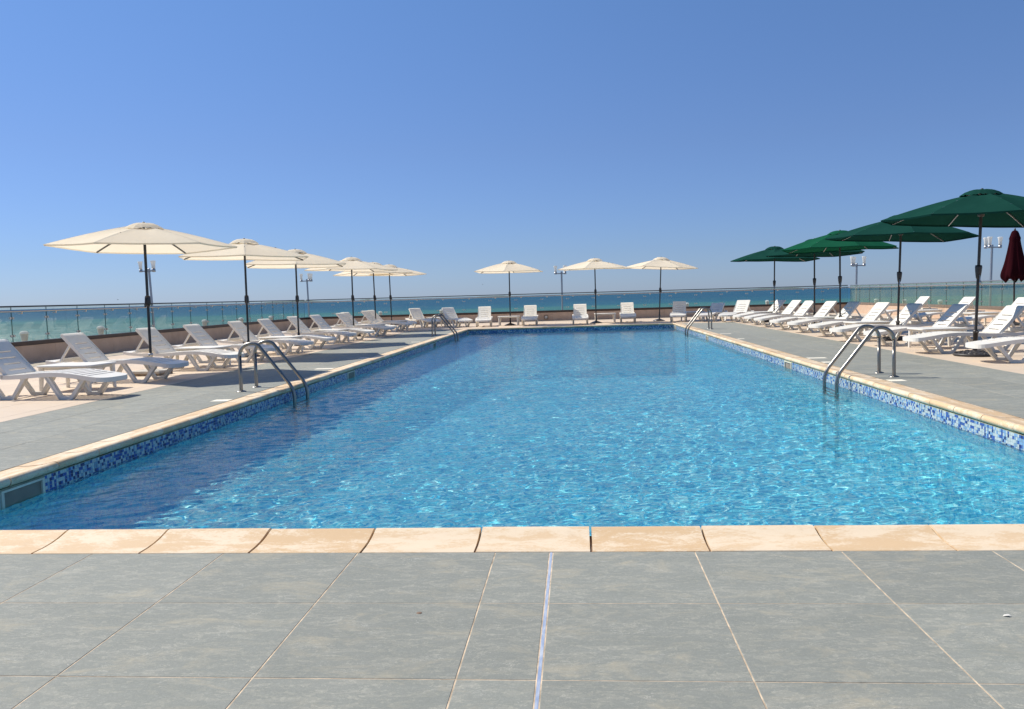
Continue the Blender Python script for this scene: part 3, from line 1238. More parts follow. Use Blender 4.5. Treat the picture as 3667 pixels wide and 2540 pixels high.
def make_lounger(name, back_ang, mat, matb):
    root = empty(name)
    q = MB()
    # foot plate with rounded nose
    half = .285
    out = []
    NO = 13
    for k in range(0, NO):
        a = -90 + 180 * k / (NO - 1)
        s = math.sin(R(a))
        out.append((-.17 + .17 * max(0, math.cos(R(a))) ** .72, half * math.copysign(abs(s) ** .72, s) if abs(s) > 1e-6 else 0))
    out += [(-.235, half), (-.235, -half)]
    n = len(out)
    zt = [seat_z(x) for x, _ in out]
    vs = [(x, y, z) for (x, y), z in zip(out, zt)] + [(x, y, z - .012) for (x, y), z in zip(out, zt)]
    q.add(vs, [tuple(range(n))[::-1][::-1]], 0)
    q.add(vs, [tuple(range(n, 2 * n))[::-1]], 0)
    # skirt round the nose
    sk = [(x * 1.0, y, z - .056) for (x, y), z in zip(out[:NO], zt)]
    for i in range(NO - 1):
        p, r_ = out[i], out[i + 1]
        q.add([(p[0], p[1], zt[i]), (r_[0], r_[1], zt[i + 1]), sk[i + 1], sk[i]], [(3, 2, 1, 0)], 0)
        ins = .014
        q.add([(p[0] - ins, p[1] * .955, zt[i] - .012), (r_[0] - ins, r_[1] * .955, zt[i + 1] - .012),
               (sk[i + 1][0] - ins, sk[i + 1][1] * .955, sk[i + 1][2]), (sk[i][0] - ins, sk[i][1] * .955, sk[i][2])], [(0, 1, 2, 3)], 0)
        q.add([sk[i], sk[i + 1], (sk[i + 1][0] - ins, sk[i + 1][1] * .955, sk[i + 1][2]), (sk[i][0] - ins, sk[i][1] * .955, sk[i][2])], [(0, 1, 2, 3)], 0)
    # slats
    x = -.262
    while x > HX - .0:
        z = seat_z(x - .03)
        x2 = max(x - .056, HX)
        za, zb_ = seat_z(x), seat_z(x2)
        w = .243
        vs = [(x, -w, za), (x, w, za), (x2, w, zb_), (x2, -w, zb_)]
        vs += [(a_, b_, c_ - .008) for a_, b_, c_ in vs]
        q.add(vs, [(0, 1, 2, 3), (7, 6, 5, 4), (0, 4, 5, 1), (2, 6, 7, 3)], 0)
        x -= .086
    # side beams of the seat
    xs_ = [-.165, -.20] + [-.25 - .1 * k for k in range(12)] + [HX - .03]
    for s in (-1, 1):
        y0, y1 = sorted((s * .243, s * .285))
        vs = []
        for xx in xs_:
            z = seat_z(xx) + .001
            vs += [(xx, y0, z - .052), (xx, y1, z - .052), (xx, y1, z - .006 * (s > 0) * 0), (xx, y0, z)]
        fs = []
        for i in range(len(xs_) - 1):
            for k in range(4):
                fs.append((4 * i + k, 4 * i + (k + 1) % 4, 4 * i + 4 + (k + 1) % 4, 4 * i + 4 + k))
        fs += [(3, 2, 1, 0), tuple(4 * (len(xs_) - 1) + k for k in range(4))]
        q.add(vs, fs, 0)
    seat = q.build('seat', mat, root, fix=True)

    # rear rails behind the hinge, rising a little to the head
    for s in (-1, 1):
        q = MB()
        y0, y1 = sorted((s * .247, s * .285))
        st = [(HX + .0, .305), (-1.62, .300), (-1.88, .322), (-1.985, .340)]
        vs = []
        for xx, z in st:
            vs += [(xx, y0, z - .048), (xx, y1, z - .048), (xx, y1, z), (xx, y0, z)]
        fs = []
        for i in range(len(st) - 1):
            for k in range(4):
                fs.append((4 * i + k, 4 * i + (k + 1) % 4, 4 * i + 4 + (k + 1) % 4, 4 * i + 4 + k))
        fs += [(3, 2, 1, 0), tuple(12 + k for k in range(4))]
        q.add(vs, fs, 0)
        q.build('side_rail', mat, root, fix=True)
    q = MB()
    ol = [(-1.985, -.247), (-1.985, .247), (-1.86, .247)] + [(-1.86 - .055 * math.sin(math.pi * k / 8), .247 - .494 * k / 8) for k in range(1, 8)] + [(-1.86, -.247)]
    nn = len(ol)
    vs = [(x, y, .335 + (x + 1.985) * -.13) for x, y in ol] + [(x, y, .315 + (x + 1.985) * -.13) for x, y in ol]
    fs = [(i, (i + 1) % nn, (i + 1) % nn + nn, i + nn) for i in range(nn)] + [tuple(range(nn)), tuple(range(nn, 2 * nn))[::-1]]
    q.add(vs, fs, 0)
    q.box(-1.70, -1.66, -.247, .247, .262, .282)
    q.box(-1.55, -1.50, -.247, .247, .262, .282)
    q.build('head_board', mat, root, fix=True)

    # backrest: frame with four slots
    ca, sa = math.cos(R(back_ang)), math.sin(R(back_ang))
    Lb, wb, th = .585, .234, .020

    def bp(t, y, d=0.0):
        # slight dish and a rolled-back top edge
        roll = -.018 * max(0, (t - .9) / .1) ** 2
        dish = .008 * math.sin(math.pi * min(1, t / .9))
        dd = d - dish + roll
        return (HX + .02 - ca * t * Lb + sa * dd, y, HZ + .006 + sa * t * Lb + ca * dd)
    q = MB()
    slots = [(.10, .135), (.27, .305), (.44, .475), (.61, .645)]
    cuts = [0.0]
    for s0, s1 in slots:
        cuts += [s0, s1]
    cuts += [.78, .9, .95, .98, 1.0]
    for i in range(len(cuts) - 1):
        t0, t1 = cuts[i], cuts[i + 1]
        w0 = wb - (.02 * max(0, (t0 - .95) / .05) ** 2)
        w1 = wb - (.02 * max(0, (t1 - .95) / .05) ** 2)
        spans = [(-1, -.60), (.60, 1)] if (t0, t1) in slots else [(-1, 1)]
        for a0, a1 in spans:
            p = [bp(t0, w0 * a0), bp(t0, w0 * a1), bp(t1, w1 * a1), bp(t1, w1 * a0)]
            r_ = [bp(t0, w0 * a0, -th), bp(t0, w0 * a1, -th), bp(t1, w1 * a1, -th), bp(t1, w1 * a0, -th)]
            q.add(p + r_, [(0, 1, 2, 3), (7, 6, 5, 4), (0, 4, 5, 1), (1, 5, 6, 2), (2, 6, 7, 3), (3, 7, 4, 0)], 0)
    for s in (-1, 1):           # side flanges
        q.bar(bp(0, s * (wb + .004), -.016), bp(.97, s * (wb - .002), -.016), .014, .045, side=(0, 1, 0))
    q.build('backrest', mat, root)

    # strut pair that props the backrest
    q = MB()
    for s in (-1, 1):
        q.bar(bp(.66, s * .200, -.03), (-1.80, s * .222, .300), .030, .026)
    q.bar((-1.755, -.222, .335), (-1.755, .222, .335), .05, .02, side=(0, 0, 1))
    q.build('back_support', mat, root)

    # four U-shaped leg frames
    for xc, hw in ((-.53, .255), (-1.33, .255)):
        for s in (-1, 1):
            q = MB()
            y0, y1 = sorted((s * .222, s * .272))
            ztop0, ztop1 = seat_z(xc - hw) - .046, seat_z(xc + hw) - .046
            outer = [(xc - hw - .022, ztop0), (xc - .085, 0), (xc + .085, 0), (xc + hw + .022, ztop1)]
            inner = [(xc + hw - .038, ztop1), (xc + .062, .040), (xc - .062, .040), (xc - hw + .038, ztop0)]
            seq = outer + inner
            vs = [(x, y0, z) for x, z in seq] + [(x, y1, z) for x, z in seq]
            quads = [(0, 1, 6, 7), (1, 2, 5, 6), (2, 3, 4, 5)]
            fs = []
            for a_, b_, c_, d_ in quads:
                fs += [(a_, b_, c_, d_), (d_ + 8, c_ + 8, b_ + 8, a_ + 8)]
            for i in range(3):
                fs.append((i, i + 8, i + 9, i + 1))
            for i in range(4, 7):
                fs.append((i, i + 8, i + 9, i + 1))
            q.add(vs, fs, 0)
            # raised outer rib
            ym = s * .272
            for (p0, p1) in ((0, 1), (2, 3)):
                a_ = outer[p0]
                b_ = outer[p1]
                q.bar((a_[0] * .985 + .015 * xc, ym + s * .002, a_[1]), (b_[0] * .985 + .015 * xc, ym + s * .002, b_[1] + .01), .014, .014)
            q.build('leg', matb, root, fix=True)
    return root


lounger_a = make_lounger('sun_lounger', 47, M['plastic'], M['plastic_aged'])
lounger_low = make_lounger('sun_lounger', 36, M['plastic'], M['plastic_aged'])
kids_a, kids_low = tree_of(lounger_a), tree_of(lounger_low)
GLf, GFr, GRt, GBk = ('loungers in a row along the left side of the pool', 'loungers facing the camera at the far end of the pool',
                      'loungers in a row under the green umbrellas', 'loungers in a second row behind the green umbrellas')
LOUNGERS = [
    (-5.57, 9.81, -6, 'white lounger cut by the left edge of the photo, nearest of the left row', GLf),
    (-5.72, 11.81, -4, 'white lounger behind the nearest table of the left row, foot end in shade', GLf),
    (-5.61, 13.59, -8, 'white lounger whose foot sticks out behind the left near pool ladder', GLf),
    (-5.61, 15.30, -8, 'fourth lounger of the left row, shaded foot seen between the ladder rails', GLf),
    (-5.54, 17.14, -9, 'fifth lounger from the camera in the row left of the pool', GLf),
    (-5.54, 18.80, -9, 'sixth lounger from the camera in the left row, foot end in umbrella shade', GLf),
    (-5.66, 21.05, -11, 'seventh lounger from the camera in the row left of the pool', GLf),
    (-5.52, 22.40, -13, 'eighth lounger from the camera in the row left of the pool', GLf),
    (-5.48, 24.73, -14, 'ninth lounger of the left row, its back overlapping the next one', GLf),
    (-5.69, 25.98, -14, 'tenth lounger of the left row, pressed close behind the ninth', GLf),
    (-5.62, 28.30, -13, 'eleventh lounger from the camera in the row left of the pool', GLf),
    (-5.75, 29.75, -12, 'last lounger of the left row, mostly hidden by those in front', GLf),
    (-5.25, 31.05, -53, 'angled lounger at the far left corner with its foot end in shade', GFr),
    (-3.99, 30.45, -58, 'angled lounger behind the far left pool ladder', GFr),
    (-3.36, 30.09, -86, 'white lounger left of the first far umbrella, facing the pool', GFr),
    (-1.73, 30.40, -89, 'white lounger right of the first far umbrella, beside the wall outlet', GFr),
    (0.12, 29.81, -90, 'white lounger just left of the middle far umbrella', GFr),
    (1.86, 30.77, -92, 'white lounger between the middle and the last far cream umbrella', GFr),
    (3.56, 30.22, -99, 'shaded grey looking lounger right of the last far cream umbrella', GFr),
    (4.41, 29.90, -116, 'lounger with low backrest half in shade behind the far right ladder', GFr),
    (5.01, 29.09, -122, 'white lounger turned towards the pool at the far right corner', GFr),
    (5.19, 28.13, -158, 'farthest lounger of the row under the green umbrellas', GRt),
    (5.20, 26.39, -162, 'second farthest lounger of the green umbrella row, back in shade', GRt),
    (5.13, 24.63, -162, 'third farthest lounger of the green umbrella row, back in sun', GRt),
    (5.16, 22.78, -164, 'lounger of the green umbrella row with shade across its upper back', GRt),
    (5.22, 21.16, -165, 'sixth lounger from the camera in the green umbrella row', GRt),
    (5.22, 19.27, -167, 'fifth lounger from the camera in the green umbrella row, back in shade', GRt),
    (5.11, 17.34, -170, 'fourth lounger from the camera in the green umbrella row', GRt),
    (5.28, 15.85, -174, 'third lounger from the camera in the green umbrella row', GRt),
    (5.26, 13.93, -176, 'lounger just left of the nearest green umbrella, back half in shade', GRt),
    (5.43, 12.16, 176, 'lounger cut by the right edge in front of the nearest green umbrella', GRt),
    (9.35, 27.4, -168, 'farthest visible lounger in the second row by the dusty glass', GBk),
    (9.20, 24.0, -168, 'middle lounger in the second row by the dusty glass', GBk),
    (9.10, 20.9, -168, 'lounger in the second row in front of the closed maroon umbrella', GBk),
]
for i, (x, y, a, lab, grp) in enumerate(LOUNGERS):
    low = 'low backrest' in lab
    if low:
        o = lounger_low
    else:
        o = lounger_a if i == 0 else copy_tree(lounger_a, kids_a)
    o.location = (x, y, 0)
    o.rotation_euler = (0, 0, R(a))
    tag(o, lab, 'sun lounger', grp)

# ------------------------------------------------------------------ side tables
def make_table():
    root = empty('side_table')
    q = MB()
    hx, hy, r_ = .40, .31, .07
    ol = []
    for cx, cy, a0 in ((hx - r_, hy - r_, 0), (-hx + r_, hy - r_, 90), (-hx + r_, -hy + r_, 180), (hx - r_, -hy + r_, 270)):
        for k in range(5):
            a = R(a0 + 22.5 * k)
            ol.append((cx + r_ * math.cos(a), cy + r_ * math.sin(a)))
    q.plate(ol, .322, .345)
    q.build('table_top', M['plastic'], root, bevel=.006)
    q = MB()
    for s in (-1, 1):
        q.box(-.31, .31, s * .25 - .008, s * .25 + .008, .285, .3215)
        q.box(s * .33 - .008, s * .33 + .008, -.24, .24, .285, .3215)
    q.build('apron', M['plastic_aged'], root)
    for sx in (-1, 1):
        for sy in (-1, 1):
            q = MB()
            q.tube([(sx * .335, sy * .255, .3215), (sx * .348, sy * .265, .04), (sx * .35, sy * .266, 0)], [.036, .026, .024], 10)
            q.build('leg', M['plastic'], root)
    return root


tab = make_table()
tk = tree_of(tab)
GT = 'white plastic side tables between the loungers'
TABLES = [
    (-6.69, 10.78, -4, 'low white plastic table between the two nearest left loungers'),
    (-6.60, 14.40, -8, 'low white plastic table right behind the first left umbrella pole'),
    (-6.45, 17.95, -8, 'low white table between the fifth and sixth left loungers'),
    (-6.45, 21.75, -10, 'low white table between the seventh and eighth left loungers'),
    (-6.30, 25.35, -12, 'low white table between the ninth and tenth left loungers'),
    (-6.35, 29.0, -12, 'low white table near the last loungers of the left row'),
    (-5.35, 30.2 + 2.2, -30, 'low white table beside the angled lounger at the far left corner'),
    (-2.53, 31.35, 0, 'low white table behind the first far cream umbrella'),
    (1.06, 31.95, 2, 'low white table beside the middle far cream umbrella pole'),
    (4.22, 31.25, 8, 'low shaded table right of the grey looking far lounger'),
    (6.10, 28.75, 20, 'low white table among the loungers at the far right corner'),
    (6.10, 22.0, 12, 'low white table left of the third green umbrella pole'),
    (6.15, 18.45, 8, 'low white table between the fourth and fifth green row loungers'),
    (6.18, 15.02, 4, 'low white table beside the second lounger of the green row'),
    (10.3, 25.9, 10, 'low white table between the farther second row loungers'),
    (10.3, 22.5, 10, 'low white table between the nearer second row loungers'),
]
for i, (x, y, a, lab) in enumerate(TABLES):
    o = tab if i == 0 else copy_tree(tab, tk)
    o.location = (x, y, 0)
    o.rotation_euler = (0, 0, R(a))
    tag(o, lab, 'side table', GT)

# ------------------------------------------------------------------ umbrellas
def canopy_mesh(n, Rr, zr, za, mat, rv, wav, seed):
    g = random.Random(seed)
    q = MB()
    NR, NA = 9, 8
    tips = [(g.uniform(-.034, .026), g.uniform(-.012, .012)) for _ in range(n)]
    ts = [rv / Rr + (1 - rv / Rr) * k / NR for k in range(NR + 1)]
    ring = []
    for t in ts:
        row = []
        for i in range(n):
            a0, a1 = 2 * math.pi * i / n, 2 * math.pi * (i + 1) / n
            for k in range(NA):
                s = k / NA
                w = math.sin(math.pi * s)
                p0 = Vector((math.cos(a0), math.sin(a0)))
                p1 = Vector((math.cos(a1), math.sin(a1)))
                z0 = zr + tips[i][0] + (za - zr) * (1 - t ** 1.30)
                z1 = zr + tips[(i + 1) % n][0] + (za - zr) * (1 - t ** 1.30)
                xy = (p0 * (1 - s) + p1 * s) * (Rr * t) * (1 - .028 * w * t * t)
                z = z0 * (1 - s) + z1 * s - .020 * w * math.sin(math.pi * min(1, t * .95)) - .006 * w * t
                z += wav * math.sin(s * 17 + i * 2.3 + t * 5) * w * (1.2 - t)
                row.append((xy.x, xy.y, z))
        ring.append(row)
    N = n * NA
    vs = [p for row in ring for p in row]
    fs = []
    for j in range(NR):
        for k in range(N):
            a, b_ = j * N + k, j * N + (k + 1) % N
            fs.append((a, a + N, b_ + N, b_))
    # crease at the ribs: split smoothing per sector by duplicating columns
    for i in range(n):
        sec_v, sec_f = [], []
        for j in range(NR + 1):
            for k in range(NA + 1):
                sec_v.append(vs[j * N + (i * NA + k) % N])
        w_ = NA + 1
        for j in range(NR):
            for k in range(NA):
                sec_f.append((j * w_ + k, (j + 1) * w_ + k, (j + 1) * w_ + k + 1, j * w_ + k + 1))
        q.add(sec_v, sec_f, 0, True)
        # hem, a narrow fold at the rim
        hv = []
        for k in range(NA + 1):
            p = vs[NR * N + (i * NA + k) % N]
            hv.append(p)
            hv.append((p[0] * .992, p[1] * .992, p[2] - .022))
        q.add(hv, [(2 * k, 2 * k + 1, 2 * k + 3, 2 * k + 2) for k in range(NA)], 0, True)
    return q, tips


def vent_mesh(n, rv, z0, z1, wav, seed):
    g = random.Random(seed)
    q = MB()
    NA, NR = 8, 4
    for i in range(n):
        v, f = [], []
        for j in range(NR + 1):
            t = j / NR
            for k in range(NA + 1):
                s = k / NA
                a0, a1 = 2 * math.pi * i / n, 2 * math.pi * (i + 1) / n
                w = math.sin(math.pi * s)
                x = math.cos(a0) * (1 - s) + math.cos(a1) * s
                y = math.sin(a0) * (1 - s) + math.sin(a1) * s
                z = z1 - (z1 - z0) * t ** 2.4 + wav * w * math.sin(s * 19 + i * 1.7) * t + .016 * w * t
                v.append((x * (.02 + rv * t), y * (.02 + rv * t), z))
        w_ = NA + 1
        for j in range(NR):
            for k in range(NA):
                f.append((j * w_ + k, (j + 1) * w_ + k, (j + 1) * w_ + k + 1, j * w_ + k + 1))
        q.add(v, f, 0, True)
    return q


def make_umbrella(name, n, Rr, zr, za, cloth, metal, rib_metal, base, seed, crank_tapered):
    root = empty(name)
    rv = .30
    q, tips = canopy_mesh(n, Rr, zr, za, cloth, .24, .0045, seed)
    q.build('canopy', cloth, root)
    q = vent_mesh(n, rv, za - .060, za + .045, .010, seed)
    q.build('vent_cap', cloth, root)
    q = MB()
    q.lathe([(0, .026), (.014, .024), (.022, .014), (.026, .004), (.026, -.01)], 12, at=(0, 0, za + .040))
    q.build('finial', metal, root)
    q = MB()
    q.tube([(0, 0, .02), (0, 0, za + .03)], .0215, 14)
    q.build('pole', metal, root)
    zh = zr + .115 if base != 'cast' else zr + .10
    q = MB()
    q.lathe([(.022, .05), (.045, .045), (.05, .0), (.045, -.05), (.03, -.06), (.022, -.065)], 14, at=(0, 0, zh))
    q.build('runner_hub', metal, root)
    for i in range(n):
        a = 2 * math.pi * i / n
        ca, sa = math.cos(a), math.sin(a)
        q = MB()
        pts = []
        for t in (.05, .25, .5, .75, .985):
            z = zr + tips[i][0] + (za - zr) * (1 - t ** 1.30) - .012
            pts.append((ca * Rr * t, sa * Rr * t, z))
        for k in range(4):
            q.bar(pts[k], pts[k + 1], .016, .020, side=(-sa, ca, 0))
        q.build('rib', rib_metal, root)
        q = MB()
        t = .50
        q.bar((ca * .045, sa * .045, zh), (ca * Rr * t, sa * Rr * t, zr + (za - zr) * (1 - t ** 1.30) - .022), .012, .014, side=(-sa, ca, 0))
        q.build('strut', rib_metal, root)
    # crank housing
    zc = 1.20
    q = MB()
    if crank_tapered:
        q.lathe([(.022, .105), (.046, .10), (.050, .07), (.044, .0), (.034, -.075), (.030, -.095), (.022, -.10)], 14, at=(0, 0, zc + .06))
    else:
        q.lathe([(.022, .085), (.036, .08), (.044, .045), (.046, -.02), (.042, -.06), (.032, -.085), (.022, -.09)], 14, at=(0, 0, zc - .03))
    cr = q.build('crank_housing', metal, root)
    q = MB()
    q.tube([(.045, 0, zc + .01), (.075, 0, zc + .01), (.085, .0, zc - .05), (.083, .0, zc - .08)], .007, 8)
    q.lathe([(0, .03), (.012, .028), (.012, -.028), (0, -.03)], 8, at=(.09, 0, zc - .10))
    q.build('crank_handle', rib_metal, cr)
    if base == 'dome':
        q = MB()
        q.lathe([(.028, .33), (.030, .10), (.05, .085), (.12, .06), (.19, .035), (.225, .018), (.23, 0)], 26)
        q.tube([(.028, 0, .27), (.06, 0, .27)], .008, 8)
        q.build('base', metal, root)
    elif base == 'slab':
        q = MB()
        q.box(-.24, .24, -.24, .24, .035, .075, 0)
        q.box(-.235, .235, -.235, .235, 0, .034, 1)
        q.build('base', [M['stone_base'], M['rust_edge']], root, bevel=.008)
        q = MB()
        q.lathe([(.06, .075), (.034, .082), (.031, .10), (.031, .30), (.035, .302), (.035, .345), (.022, .347)], 16)
        q.tube([(.03, 0, .31), (.065, 0, .31)], .009, 8)
        q.build('pole_socket', M['steel_dull'], root)
    elif base == 'cast':
        q = MB()
        q.lathe([(.0, .085), (.05, .085), (.07, .078), (.16, .062), (.24, .042), (.285, .035), (.298, .024), (.298, .006), (.29, 0)], 40)
        for ring_, cnt, rr_ in ((.12, 9, .030), (.195, 14, .030), (.258, 22, .022)):
            for k in range(cnt):
                a = 2 * math.pi * (k + .3 * ring_ * 10) / cnt
                zb_ = np.interp(ring_, [.07, .16, .24, .285], [.078, .062, .042, .035])
                c_ = Vector((ring_ * math.cos(a), ring_ * math.sin(a), float(zb_)))
                u_ = Vector((math.cos(a + .6), math.sin(a + .6), -.18))
                v_ = Vector((-math.sin(a + .6), math.cos(a + .6), 0))
                vs = [c_ + u_ * rr_ * 1.5, c_ + v_ * rr_ * .75, c_ - u_ * rr_ * 1.5, c_ - v_ * rr_ * .75, c_ + Vector((0, 0, .016))]
                q.add(vs, [(0, 1, 4), (1, 2, 4), (2, 3, 4), (3, 0, 4)], 0)
        q.build('base', M['cast'], root)
        q = MB()
        q.lathe([(.034, .08), (.034, .34), (.038, .342), (.038, .385), (.022, .388)], 16)
        q.tube([(.036, 0, .36), (.075, 0, .36)], .007, 8)
        q.lathe([(0, .012), (.018, .01), (.018, -.01), (0, -.012)], 8, at=(.08, 0, .36))
        q.build('pole_socket', metal, root)
    return root


def place(o, x, y, rot, lean, lab, cat='umbrella', grp=None, crank=0):
    o.location = (x, y, 0)
    o.rotation_mode = 'ZYX'
    o.rotation_euler = (R(lean[1]), R(lean[0]), R(rot))
    tag(o, lab, cat, grp)


cream_slab = make_umbrella('sun_umbrella', 6, 1.40, 2.025, 2.345, M['cream'], M['black'], M['black'], 'slab', 3, False)
cream_dome = make_umbrella('sun_umbrella', 6, 1.40, 2.025, 2.345, M['cream'], M['black'], M['bronze'], 'dome', 8, False)
green_cast = make_umbrella('sun_umbrella', 8, 1.42, 2.045, 2.44, M['green'], M['bronze'], M['steel_dull'], 'cast', 5, True)
green_two = make_umbrella('sun_umbrella', 8, 1.42, 2.045, 2.44, M['bright_green'], M['bronze'], M['steel_dull'], 'cast', 9, True)
GCR, GGR = 'cream umbrellas round the pool', 'green umbrellas in a row right of the pool'
place(cream_slab, -6.75, 12.85, -90, (.2, 0), 'nearest cream umbrella on a square concrete base, left of the pool', grp=GCR)
cream_sag = make_umbrella('sun_umbrella', 6, 1.38, 2.015, 2.345, M['cream'], M['black'], M['bronze'], 'dome', 31, False)
kd, ks = tree_of(cream_dome), tree_of(cream_sag)
for i, (x, y, rot, lean, lab) in enumerate((
        (-6.70, 16.73, -68, (.3, 0), 'second cream umbrella from the camera in the left row'),
        (-6.95, 20.6, -71, (.2, 0), 'third cream umbrella from the camera in the left row'),
        (-6.78, 25.2, -45, (.3, 0), 'fourth cream umbrella from the camera in the left row'),
        (-7.0, 29.0, -45, (-.8, 0), 'fifth cream umbrella of the left row, half hidden by the fourth'),
        (-6.95, 31.3, -46, (-.8, 0), 'last cream umbrella of the left row, partly hidden by the fifth'),
        (-2.47, 31.24, -93, (.2, 0), 'cream umbrella at the far pool end, left of the other two'),
        (0.71, 31.36, -106, (-.3, 0), 'middle one of three cream umbrellas at the far pool end'),
        (3.09, 32.09, -64, (2.6, 0), 'leaning cream umbrella at the far pool end, near the right corner'))):
    if i % 2 == 0:
        o = cream_dome if i == 0 else copy_tree(cream_dome, kd)
    else:
        o = cream_sag if i == 1 else copy_tree(cream_sag, ks)
    place(o, x, y, rot, (lean[0], lean[1]), lab, grp=GCR)
kg = tree_of(green_cast)
for i, (x, y, rot, lean, lab) in enumerate((
        (5.99, 13.22, -95, (1.9, 0), 'nearest dark green umbrella, cut by the right edge, on a cast base'),
        (6.40, 17.43, -101, (1.6, 0), 'second dark green umbrella from the camera, pole leaning right'),
        (6.83, 24.9, -83, (0, 0), 'dark green umbrella half hidden behind the brighter green one'),
        (6.53, 28.6, -103, (.8, 0), 'farthest dark green umbrella, left end of the green row'))):
    o = green_cast if i == 0 else copy_tree(green_cast, kg)
    place(o, x, y, rot, lean, lab, grp=GGR)
place(green_two, 6.55, 21.6, -90, (-.2, 0), 'brighter green umbrella in the middle of the green row', grp=GGR)

# closed maroon umbrella
root = empty('closed_umbrella')
q = MB()
NZ, NA = 22, 64
prof_z = [2.40, 2.385, 2.36, 2.31, 2.25, 2.20, 2.14, 2.05, 1.95, 1.85, 1.75, 1.65, 1.55, 1.45, 1.37, 1.30, 1.25, 1.21, 1.18, 1.16, 1.15, 1.145]
prof_r = [.01, .05, .075, .095, .115, .135, .13, .145, .165, .185, .21, .235, .265, .295, .32, .335, .335, .325, .31, .295, .28, .27]
vs = []
for j in range(NZ):
    t = j / (NZ - 1)
    for k in range(NA):
        a = 2 * math.pi * k / NA
        fold = math.cos(8 * a + .8 * math.sin(3 * t + 2 * a)) * .5 + .25 * math.cos(3 * a + 2 * t) + .2 * math.cos(13 * a + 5 * t)
        amp = .04 + .34 * min(1, max(0, (t - .12) * 1.6))
        r_ = prof_r[j] * (1 - amp * .35 + amp * .55 * fold)
        z = prof_z[j] + (.06 * math.cos(8 * a + 1) + .04 * math.cos(3 * a)) * max(0, (t - .55)) * 1.6
        vs.append((r_ * math.cos(a) * 1.0, r_ * math.sin(a) * 1.0, z))
fs = [(j * NA + k, (j + 1) * NA + k, (j + 1) * NA + (k + 1) % NA, j * NA + (k + 1) % NA) for j in range(NZ - 1) for k in range(NA)]
q.add(vs, fs, 0, True)
q.build('canopy', M['maroon'], root)
q = MB()
q.tube([(0, 0, .03), (0, 0, 2.42)], .021, 14)
q.build('pole', M['bronze'], root)
q = MB()
q.lathe([(0, .05), (.015, .045), (.022, .02), (.024, 0)], 12, at=(0, 0, 2.40))
q.build('finial', M['bronze'], root)
q = MB()
q.lathe([(.03, .33), (.032, .10), (.08, .08), (.2, .05), (.27, .02), (.275, 0)], 28)
q.build('base', M['cast'], root)
root.location = (11.05, 22.3, 0)
tag(root, 'closed maroon umbrella at the right edge by the dusty railing', 'umbrella')

# ------------------------------------------------------------------ lamp posts beyond the railing
def make_lamp():
    root = empty('lamp_post')
    q = MB()
    q.tube([(0, 0, 0), (0, 0, 6.85)], .055, 14)
    q.lathe([(0, .06), (.05, .05), (.062, .02), (.062, -.02)], 12, at=(0, 0, 6.85))
    q.build('post', M['lamp_metal'], root)
    for k, a in enumerate((200, 330, 80)):
        ca, sa = math.cos(R(a)), math.sin(R(a))
        q = MB()
        q.bar((ca * .05, sa * .05, 6.78), (ca * .37, sa * .37, 6.78), .06, .06, side=(-sa, ca, 0))
        q.lathe([(0, -.06), (.07, -.06), (.08, -.05), (.08, .07), (0, .075)], 16, at=(ca * .37, sa * .37, 6.80))
        arm = q.build('cross_arm', M['lamp_metal'], root)
        q = MB()
        q.lathe([(.0, 0), (.070, .0), (.073, .10), (.081, .20), (.098, .30), (.116, .36), (.116, .385), (.105, .39), (0, .385)], 18, at=(ca * .37, sa * .37, 6.87))
        q.build('lamp_shade', M['frost'], arm)
    return root


lamp = make_lamp()
lk = tree_of(lamp)
for i, (x, y, ztop, rot, lean, lab) in enumerate((
        (-20.61, 40, 3.28, 0, -2.0, 'steel lamp post behind the nearest cream umbrella pole'),
        (-17.37, 54, 2.91, -20, -1.1, 'steel lamp post beneath the third cream umbrella'),
        (-.88, 52, 2.86, -25, 0, 'steel lamp post between the first and middle far umbrellas'),
        (15.01, 47, 2.70, 15, .9, 'steel lamp post just right of the bright green umbrella pole'),
        (19.63, 42, 3.26, 30, 1.2, 'steel lamp post between the nearest green and closed maroon umbrellas'))):
    o = lamp if i == 0 else copy_tree(lamp, lk)
    o.location = (x, y, ztop - 7.26)
    o.rotation_mode = 'ZYX'
    o.rotation_euler = (0, R(lean), R(rot))
    tag(o, lab, 'lamp post', 'lamp posts beyond the glass railing')
# low mushroom lanterns outside the railing
def make_lantern():
    root = empty('garden_lantern')
    q = MB()
    q.lathe([(.0, .78), (.04, .777), (.07, .765), (.09, .745), (.098, .722), (.098, .712), (.08, .71), (0, .71)], 20)
    q.build('cap', M['frost'], root)
    q = MB()
    q.lathe([(.082, .709), (.080, .66), (.070, .60), (.058, .55), (.050, .53), (0, .52)], 20)
    q.build('lantern_glass', M['bollard_cream'], root)
    q = MB()
    q.lathe([(.0, .53), (.05, .527), (.036, .51), (.03, .47), (.03, .05), (.07, .03), (.075, 0)], 18)
    q.build('post', M['bollard_cream'], root)
    return root


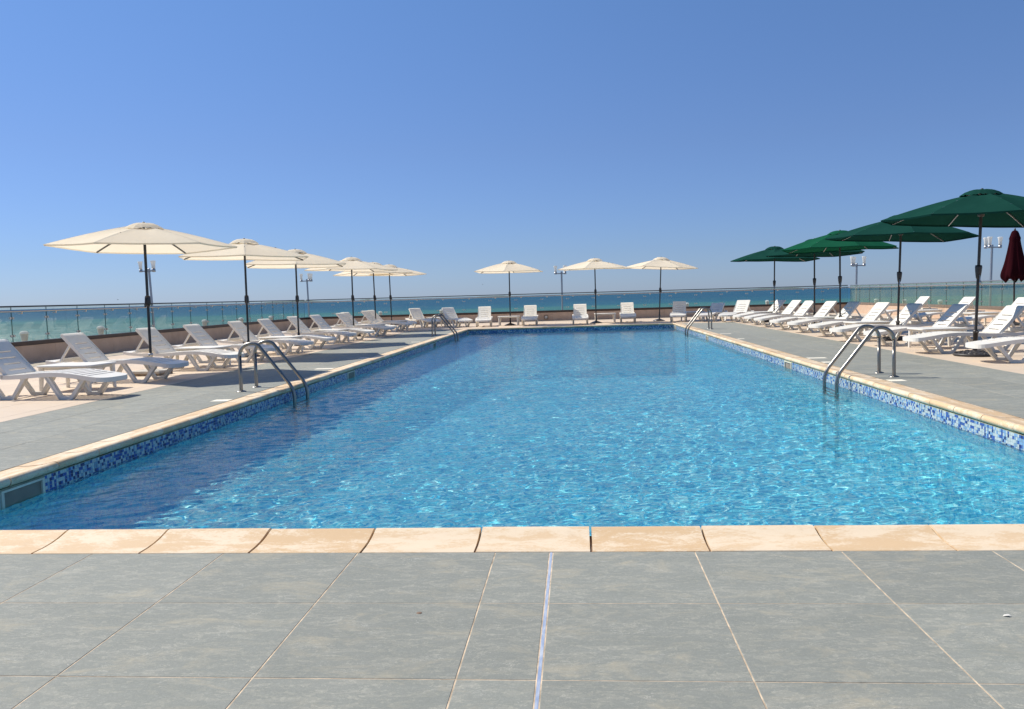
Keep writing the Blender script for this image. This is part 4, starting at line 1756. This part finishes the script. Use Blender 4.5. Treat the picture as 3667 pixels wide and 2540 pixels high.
lan = make_lantern()
lk = tree_of(lan)
for i, (x, y, ztop, lab) in enumerate((
        (-12.6, 18.34, .60, 'mushroom lantern outside the glass left of the second left lounger'),
        (-12.6, 21.45, .60, 'mushroom lantern outside the glass beside the second left lounger back'),
        (-12.6, 27.73, .58, 'mushroom lantern outside the glass behind the fourth left lounger'),
        (-12.6, 30.86, .56, 'mushroom lantern outside the glass behind the fifth left lounger'),
        (-12.6, 33.98, .55, 'mushroom lantern outside the glass behind the sixth left lounger'),
        (-9.0, 38.2, .56, 'mushroom lantern outside the glass behind the last left loungers'),
        (-6.2, 38.4, .56, 'mushroom lantern outside the glass above the far left pool ladder'),
        (5.05, 39.2, .57, 'mushroom lantern outside the glass beside the shaded far lounger'),
        (8.7, 39.4, .58, 'mushroom lantern outside the glass beside the farthest green umbrella pole'),
        (13.0, 37.83, .54, 'dim lantern behind dusty glass, farthest of three'),
        (13.0, 34.66, .54, 'dim lantern behind dusty glass, middle of three'),
        (13.0, 31.35, .54, 'dim lantern behind dusty glass, nearest of three'))):
    o = lan if i == 0 else copy_tree(lan, lk)
    o.location = (x, y, ztop - .78)
    tag(o, lab, 'lantern', 'mushroom lanterns outside the railing')

# ------------------------------------------------------------------ birds over the sea
def make_bird():
    q = MB()
    q.tube([(-.22, 0, 0), (-.1, 0, .02), (.08, 0, .025), (.2, 0, .03), (.26, 0, .03)], [.01, .05, .065, .04, .008], 8)
    for s in (-1, 1):
        q.add([(.1, s * .04, .03), (-.08, s * .04, .03), (-.05, s * .3, .14), (.09, s * .3, .15), (-.12, s * .62, .10), (-.02, s * .6, .11)],
              [(0, 1, 2, 3), (3, 2, 4, 5)], 0)
    q.add([(-.2, -.02, .0), (-.2, .02, 0), (-.36, .06, 0), (-.36, -.06, 0)], [(0, 1, 2, 3)], 0)
    return q.mesh('seabird', M['bird'])


bm_ = make_bird()
for x, y, z, rz, lab in ((-53.5, 95, 1.9, 40, 'tiny dark bird low over the sea at the left'), (-15.5, 140, 3.1, 200, 'tiny dark bird over the sea left of the far umbrellas')):
    o = link('seabird', bm_, None, (x, y, z), R(rz))
    o.scale = (.36, .36, .36)
    tag(o, lab, 'bird', 'birds over the sea')
